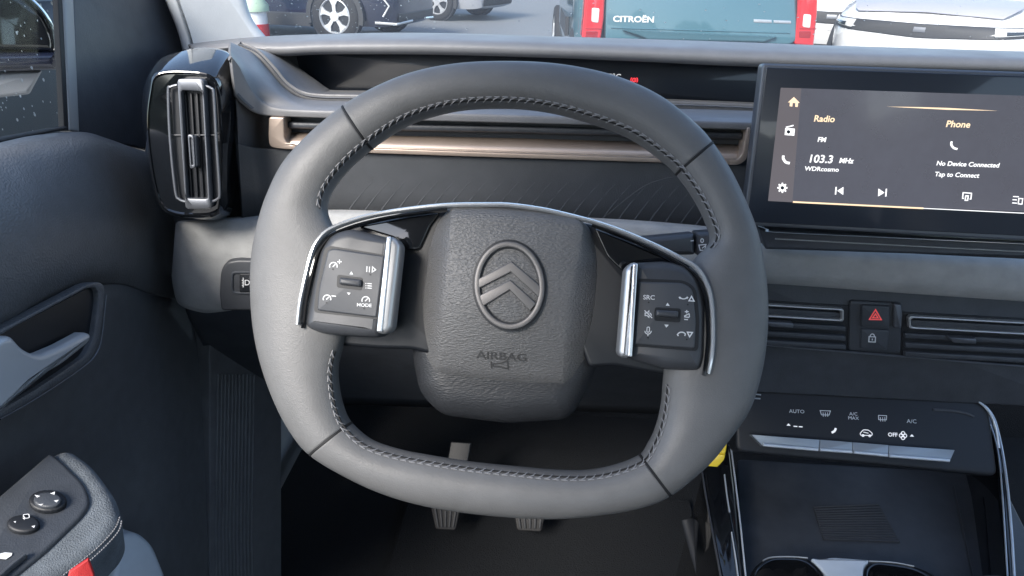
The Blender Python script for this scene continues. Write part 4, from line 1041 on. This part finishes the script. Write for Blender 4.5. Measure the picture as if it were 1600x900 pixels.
# ================================================================== OUTSIDE: CARS
def car_wheel(parent, c, ax, r, spokes=5):
    """tyre and rim with spokes; ax = outward axle direction"""
    ax = V(ax).normalized(); u = V((0, 0, 1)).cross(ax).normalized(); v = V((0, 0, 1)); n = 36
    prof = [(r*.66, .02), (r*.70, .035), (r*.93, .03), (r, .01), (r, -.18)]
    vv = []
    for q, h in prof:
        for i in range(n):
            a = 2*math.pi*i/n; vv.append(c+(u*math.cos(a)+v*math.sin(a))*q+ax*h)
    ty = mesh('tyre', vv, rings_faces(len(prof), n, True, False, False), M_tyre, parent, smooth=50)
    mb = MB()
    vv = []
    for q, h in [(r*.68, .022), (r*.64, .03), (r*.60, .01), (r*.60, -.06)]:
        for i in range(n):
            a = 2*math.pi*i/n; vv.append(c+(u*math.cos(a)+v*math.sin(a))*q+ax*h)
    mb.add(vv, rings_faces(4, n, True, False, False))
    for s in range(spokes):
        a0 = 2*math.pi*s/spokes+math.pi/2
        e = lambda a, q, h: c+(u*math.cos(a)+v*math.sin(a))*q+ax*h
        w0, w1 = .42, .20
        pts = [e(a0-w0, r*.16, .02), e(a0+w0, r*.16, .02), e(a0+w1*.9, r*.42, .026), e(a0+.30, r*.63, .022), e(a0-.30, r*.63, .022), e(a0-w1*.9, r*.42, .026)]
        bk = [p-ax*.03 for p in pts]
        mb.add(pts+bk, rings_faces(2, 6))
    mb.add([c+(u*math.cos(2*math.pi*i/16)+v*math.sin(2*math.pi*i/16))*r*.19+ax*h for h in (-.02, .03) for i in range(16)], rings_faces(2, 16))
    mb.build('rim', M_alloy, ty)
    mesh('brake_disc', [c+(u*math.cos(2*math.pi*i/24)+v*math.sin(2*math.pi*i/24))*r*.60+ax*-.05 for i in range(24)], [tuple(range(24))], M_cplast, ty, smooth=0)

class Loc:                         # local car space: front at y=0, going back +y; x right, z up from ground
    def __init__(s, o, yaw): s.o = V((o[0], o[1], GZ)); s.m = Matrix.Rotation(R(yaw), 3, 'Z')
    def __call__(s, x, y, z): return s.o + s.m @ V((x, y, z))
    def d(s, x, y, z): return s.m @ V((x, y, z))
def car(label, o, yaw, paint, L=4.3, Wd=1.82, H=1.6, wr=.335, bonnet=None, clad=True, drl=False):
    T = Loc(o, yaw); hw = Wd/2
    t = thing('parked_car', label, 'car', T.o)
    ys = [0, .03, .10, .25, .5, .85, 1.2, 1.8, 2.6, L-.7, L-.3, L-.08, L]
    ws_ = [.66, .74, .82, .90, .96, .985, 1, 1, 1, .98, .93, .84, .74]
    zt = [.70, .745, .78, .83, .885, .945, .99, 1.0, 1.02, 1.04, 1.03, 1.0, .9]
    zb = [.34, .26, .22, .20, .2, .2, .2, .2, .2, .2, .24, .28, .4]
    rows_ = []
    for y, a, z1, z0 in zip(ys, ws_, zt, zb):
        x = hw*a
        half = [(0, z1+.025), (.45*x, z1+.015), (.80*x, z1-.02), (.93*x, z1-.07), (x, z1-.20), (x*1.0, z0+.33), (x*.985, z0+.14), (x*.94, z0+.02), (.5*x, z0)]
        rows_.append([(px_, y, z) for px_, z in half]+[(-px_, y, z) for px_, z in half[::-1] if px_ > 0])
    def dome(r, dy, sc):
        cz = (max(p[2] for p in r)+min(p[2] for p in r))/2
        return [(p[0]*sc, p[1]+dy, cz+(p[2]-cz)*sc) for p in r]
    a_, b_ = rows_[0], rows_[-1]
    rows_ = [dome(a_, -.030, .04), dome(a_, -.026, .5), dome(a_, -.014, .86)]+rows_+[dome(b_, .014, .86), dome(b_, .026, .5), dome(b_, .03, .04)]
    n = len(rows_[0])
    cols = [crom([r[i] for r in rows_], 4) for i in range(n)]
    rr_ = [[c[j] for c in cols] for j in range(len(cols[0]))]
    body_ = mesh('body', [T(*p) for r in rr_ for p in r], rings_faces(len(rr_), n), paint, t, smooth=50)
    if bonnet:
        bb_ = [[(sx*hw*f_, y, z+.03) for f_ in (1,) for sx in (-.74, -.5, -.25, 0, .25, .5, .74)] for y, z in ((.045, .775), (.10, .803), (.25, .85), (.5, .905), (.85, .962), (1.15, 1.005))]
        for r in bb_:
            for i, p in enumerate(r): r[i] = (p[0]*(.86 if p[1] < .06 else .92 if p[1] < .2 else 1), p[1]+(.05 if p[1] < .06 else .02)*(abs(i-3)/3)**2, p[2]-.022*abs(i-3)/3)
        mesh('bonnet', [T(*p) for r in bb_ for p in r], rings_faces(len(bb_), 7, False, False, False), bonnet, t, smooth=50)
    gh = [(1.05, .99, .74, .70), (1.75, H-.08, .60, .52), (2.3, H-.02, .60, .54), (L-.9, H-.05, .60, .52), (L-.25, 1.03, .72, .68)]
    vv = []
    for y, z, a, b in gh: vv += [T(-hw*a*1.15, y, .97), T(-hw*a, y, z), T(hw*a, y, z), T(hw*a*1.15, y, .97)]
    mesh('windows', vv, rings_faces(len(gh), 4), M_cglass, t, smooth=30)
    vv = []
    for y, z, a in ((1.70, H-.09, .58), (2.0, H-.015, .615), (L-1.0, H-.025, .61), (L-.65, H-.14, .58)): vv += [T(-hw*a, y, z), T(hw*a, y, z), T(hw*a, y, z+.045), T(-hw*a, y, z+.045)]
    mesh('roof', vv, rings_faces(4, 4), paint, t, smooth=30)
    for sx in (-1, 1):
        for y in (.86, L-.82):
            c = T(sx*(hw+.005), y, wr)
            if clad:
                ar = [(math.cos(R(a)), math.sin(R(a))) for a in range(-15, 196, 10)]
                vv = []
                for q, h in ((wr+.09, -.02), (wr+.085, .022), (wr+.02, .022), (wr+.015, -.10)):
                    vv += [c+T.d(0, ca*q, sa*q)+T.d(sx*h, 0, 0) for ca, sa in ar]
                mesh('wheel_arch', vv, rings_faces(4, len(ar), False, False, False), M_cplast, t, smooth=40)
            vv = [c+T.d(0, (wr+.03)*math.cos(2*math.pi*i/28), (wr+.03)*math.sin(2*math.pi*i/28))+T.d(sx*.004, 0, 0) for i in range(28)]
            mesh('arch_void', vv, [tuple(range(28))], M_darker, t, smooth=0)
            wt = bpy.data.objects.new('wheel', None); COL.objects.link(wt); wt.parent = t; wt.empty_display_size = .05
            car_wheel(wt, c, T.d(sx, 0, 0), wr)
        if clad:
            vv = [T(sx*(hw+h), y, z) for y in (1.25, L-1.25) for h, z in ((-.06, .19), (.012, .20), (.014, .36), (-.04, .40))]
            mesh('sill_cladding', vv, rings_faces(2, 4), M_cplast, t, smooth=0)
    # front: dark visor with lamps at both ends, laid on the nose
    from mathutils.bvhtree import BVHTree
    bv = BVHTree.FromPolygons([p for r in rr_ for p in r], rings_faces(len(rr_), n))
    def fx(a, z, out=.01):         # point on the nose, a degrees round from straight ahead
        d = V((math.sin(R(a)), -math.cos(R(a)), 0)); o = V((0, 1.0, z))
        hit = bv.ray_cast(o+d*3, -d)[0]
        return T(*((hit if hit else o+d*.95)+d*out))
    def band(name, a0, a1, z0, z1, out, m_, par, na=24):
        v = []
        for f_, o_ in ((0, out*.3), (.06, out), (.5, out+.003), (.94, out), (1, out*.3)):
            for i in range(na+1):
                a = a0+(a1-a0)*i/na; v.append(fx(a, z0(a)*(1-f_)+z1(a)*f_, o_))
        return mesh(name, v, rings_faces(5, na+1, False, False, False), m_, par, smooth=40)
    zlo = lambda a: .60+.055*(abs(a)/50)**1.3; zhi = lambda a: .715+.012*abs(a)/50
    g = band('grille', -52, 52, zlo, zhi, .012, M_cplast, t, 40)
    for sx in (-1, 1):
        hl = band('headlight', sx*29, sx*54, lambda a: zlo(a)+.02, lambda a: zhi(a)-.004, .018, M_lens, t, 14)
        band('lamp_unit', sx*33, sx*44, lambda a: zlo(a)+.030, lambda a: zhi(a)-.030, .024, M_cglass, hl, 8)
        if drl:
            mb = MB()
            mb.add(*sweep_geo([fx(sx*46, .64, .03), fx(sx*41, .50, .03), fx(sx*45, .36, .03)], circ(.013, 6)))
            mb.add(*sweep_geo([fx(sx*50, .28, .03), fx(sx*36, .26, .03), fx(sx*14, .28, .03)], circ(.018, 6)))
            mb.build('bumper_trim', M_lens, hl)
    band('bumper_grille', -34, 34, lambda a: .27, lambda a: .40, .012, M_cplast, t)
    band('nose_badge', -2.6, 2.6, lambda a: .645, lambda a: .69, .018, M_satin_dk, t, 6)
    return t, T, fx
def place(px, py, z):              # ground-plane position of a pixel whose height above ground is z
    d = ray(px, py); s = (GZ+z)/d.z; return d*s

# dark SUV on the left, side on, nose to the right
c0 = place(524, 27, .335)
L_ = 4.4
yw = 78.0                          # its nose points right and a little away
T0 = Loc((0, 0), yw)
off = T0.m @ V((-.91, .86, 0))
car('dark navy car parked side on beyond the left of the windscreen', (c0.x-off.x, c0.y-off.y), yw, M_navy, L=L_, Wd=1.82, wr=.35, drl=True)
c1 = place(684, 3, .33)
off = Loc((0, 0), 70).m @ V((-.9, .86, 0))
car('grey car far off across the lot, behind the dark navy car', (c1.x-off.x, c1.y-off.y), 70, M_grey, wr=.33)
# white car at the right, three-quarter front
pw = place(1440, 47, .66)
yw = -38
Tw = Loc((0, 0), yw); off = Tw.m @ V((0, .04, 0))
tw, TT, fx = car('white car with black visor grille parked at the right, seen three-quarter front', (pw.x-off.x, pw.y-off.y), yw, M_white, L=4.15, Wd=1.79, H=1.53, bonnet=M_bonnet)
# white car behind, between van and white car
p2 = place(1290, 20, .8)
car('white car half hidden between the teal van and the other white car', (p2.x+.6, p2.y+1.6), -20, M_white, L=4.2, Wd=1.8)

# dark car parked alongside, seen through the side window
car('charcoal car parked close alongside, seen through the side window behind the mirror', (-2.80, 4.6), 180, M_charcoal, L=4.3, Wd=1.8, H=1.5)
# far wood behind the lot (seen mirrored in the van and the glossy trim)
tb = MB()
for i in range(46):
    x = -70+i*3.1+random.uniform(-1, 1); hgt = random.uniform(4, 9); wd_ = random.uniform(2.2, 3.6); y = -38+random.uniform(-4, 4)
    ring_ = [(0, .35), (.3*hgt, 1), (.62*hgt, .95), (.85*hgt, .6), (hgt, .12)]
    tb.add([V((x+wd_*f_*random.uniform(.8, 1.2)*math.cos(2*math.pi*k/9), y+wd_*f_*math.sin(2*math.pi*k/9), GZ+z)) for z, f_ in ring_ for k in range(9)], rings_faces(5, 9))
wood = tb.build('woodland', M_leaf, kind='stuff'); wood['label'] = 'dark tree line beyond the far side of the car park'
# teal van ahead, seen from behind
VY = 5.7
vc = PY(1093, 40, VY)
van = thing('parked_van', 'teal van parked straight ahead, seen from behind with red tail lights', 'van', (vc.x, VY, GZ))
VN = Frame(PY(1093, 40, VY), (.06, -1, 0))
pm = VN.ppx(1093, 40)
cu, cv = VN.uv(1093, 40)
def vz(z): return (GZ+z-VN.o.z)     # v coordinate of a height above ground
class VLoc: pass
def vq(u, z, h): return VN.w(u, vz(z), h)
hwv = 185*pm
mb = MB()
sec = [(-hwv*.97, .34), (-hwv, .55), (-hwv, 1.0), (-hwv*.97, 1.35), (-hwv*.86, 1.74), (-hwv*.70, 1.82), (hwv*.70, 1.82), (hwv*.86, 1.74), (hwv*.97, 1.35), (hwv, 1.0), (hwv, .55), (hwv*.97, .34)]
rr_ = []
for h, sc in ((-.10, .97), (-.13, 1), (-.9, 1), (-2.6, 1), (-2.9, .99)):
    rr_ += [vq(u*sc, (z-.9)*sc+.9, h) for u, z in sec]
sec2 = [(u*.95, min(z, 1.0)) for u, z in sec]
rr_ += [vq(u, z, -3.3) for u, z in sec2]; rr_ += [vq(u*.95, min(z, .93), -4.1) for u, z in sec2]; rr_ += [vq(u*.8, min(z, .8), -4.35) for u, z in sec2]
mesh('body', rr_, rings_faces(8, 12), M_teal, van, smooth=45)
VT = Frame(PY(1093, 40, VY-.03), (.06, -1, .12))
tg = slab('tailgate', VT, rpoly([(948, -190), (1240, -180), (1246, 62), (1235, 70), (945, 62), (946, -60)], 6), 0, .16, .015, M_teal, van)
slab('rear_window', VT, rpoly([(962, -180), (1228, -172), (1232, -62), (958, -70)], 10), .004, .01, .004, M_cglass, tg)
for pts, wp in (([(917, -60), (948, -58), (944, 30), (939, 63), (909, 60), (913, 20)], [(925, 12), (937, 13), (935, 36), (924, 34)]),
                ([(1252, -50), (1280, -48), (1278, 20), (1272, 74), (1242, 70), (1248, 20)], [(1256, 22), (1268, 23), (1266, 44), (1254, 42)])):
    tl = slab('tail_light', VN, rpoly(pts, 4), .05, .20, .02, M_tail, van)
    slab('reverse_lamp', VN, rpoly(wp, 3), .054, .01, .003, M_lens, tl)
    c_ = wp[0][0]
    slab('fog_lamp', VN, rpoly([(pts[4][0]+6, 48), (pts[3][0]-4, 48.5), (pts[3][0]-6, 60), (pts[4][0]+6, 59)], 3), .052, .01, .003, M_tail2, tl)
    slab('lamp_divider', VN, [(pts[5][0]+1, 44), (pts[2][0]-2, 44.5), (pts[2][0]-2.5, 46), (pts[5][0]+1, 45.5)], .0525, .01, .001, M_tail2, tl)
slab('shut_line', VT, [(944, -120), (947, -120), (947.5, 61), (944.5, 61)], -.004, .02, 0, M_darker, tg)
slab('shut_line', VT, [(1240.5, -112), (1243.5, -112), (1247.5, 66), (1244.5, 66)], -.004, .02, 0, M_darker, tg)
strip('press_line', VT, [(955, 43.5), (1010, 45), (1180, 50), (1234, 51.5)], 2, .003, .004, M_teal, tg)
text('van_lettering', VT, 990, 30.5, 8.5, 'CITROËN', M_lens, tg, ang=1.2, h=.004, bold=.03, sx=1.25, depth=.02)
slab('model_badge', VT, rpoly([(1178, 30), (1206, 31), (1206, 36), (1178, 35)], 1), .005, .006, .002, M_satin, tg)
slab('model_badge', VT, rpoly([(1209, 31.5), (1236, 32.5), (1236, 37), (1209, 36)], 1), .005, .006, .002, M_satin, tg)
slab('bumper_step', VN, rpoly([(972, 47), (1216, 57), (1196, 67), (1012, 63)], 3), .07, .08, .02, M_teal, van)
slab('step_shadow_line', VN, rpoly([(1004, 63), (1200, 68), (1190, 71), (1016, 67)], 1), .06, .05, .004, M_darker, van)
slab('bumper', VN, rpoly([(905, 72), (1000, 71), (1200, 76), (1282, 84), (1280, 150), (905, 140)], 8), .09, .14, .03, M_cplast, van)
0 and slab('number_plate_recess', VN, rpoly([(985, 62), (1205, 66), (1200, 74), (990, 70)], 2), .094, .01, .001, M_darker, van)
for su in (-1, 1):
    for h in (-.75, -3.45):
        wt = bpy.data.objects.new('wheel', None); COL.objects.link(wt); wt.parent = van; wt.empty_display_size = .05
        car_wheel(wt, vq(su*(hwv-.02), .33, h), VN.u*su, .33)
slab('side_cladding', Frame(vq(-hwv-.006, .6, -1.5), -VN.u, VN.n*-1), [(0, 0)]*3, 0, .01, 0, M_cplast, van) if False else None
mesh('side_cladding', *box_geo(vq(-hwv, .62, -1.9), (.03, 1.4, .16), Matrix.Rotation(R(2), 3, 'Z')), M_cplast, van, smooth=0)

# pale green and red post at the left edge of the windscreen
gp = place(398, 50, .15)
post = thing('traffic_post', 'small pale green topped post with a red band beside the left windscreen edge', 'post', (gp.x, gp.y, GZ))
mesh('cap', [V((gp.x, gp.y, GZ))+V((r*math.cos(2*math.pi*i/20), r*math.sin(2*math.pi*i/20), z)) for r, z in ((.22, .42), (.22, .50), (.13, .62), (.04, .70), (.04, .85)) for i in range(20)], rings_faces(5, 20), M_green, post)
mesh('stem', [V((gp.x, gp.y, GZ))+V((.19*math.cos(2*math.pi*i/20), .19*math.sin(2*math.pi*i/20), z)) for z in (.26, .42) for i in range(20)], rings_faces(2, 20), M_white, post)
mesh('band', [V((gp.x, gp.y, GZ))+V((.20*math.cos(2*math.pi*i/20), .20*math.sin(2*math.pi*i/20), z)) for z in (0, .26) for i in range(20)], rings_faces(2, 20), M_tail, post)
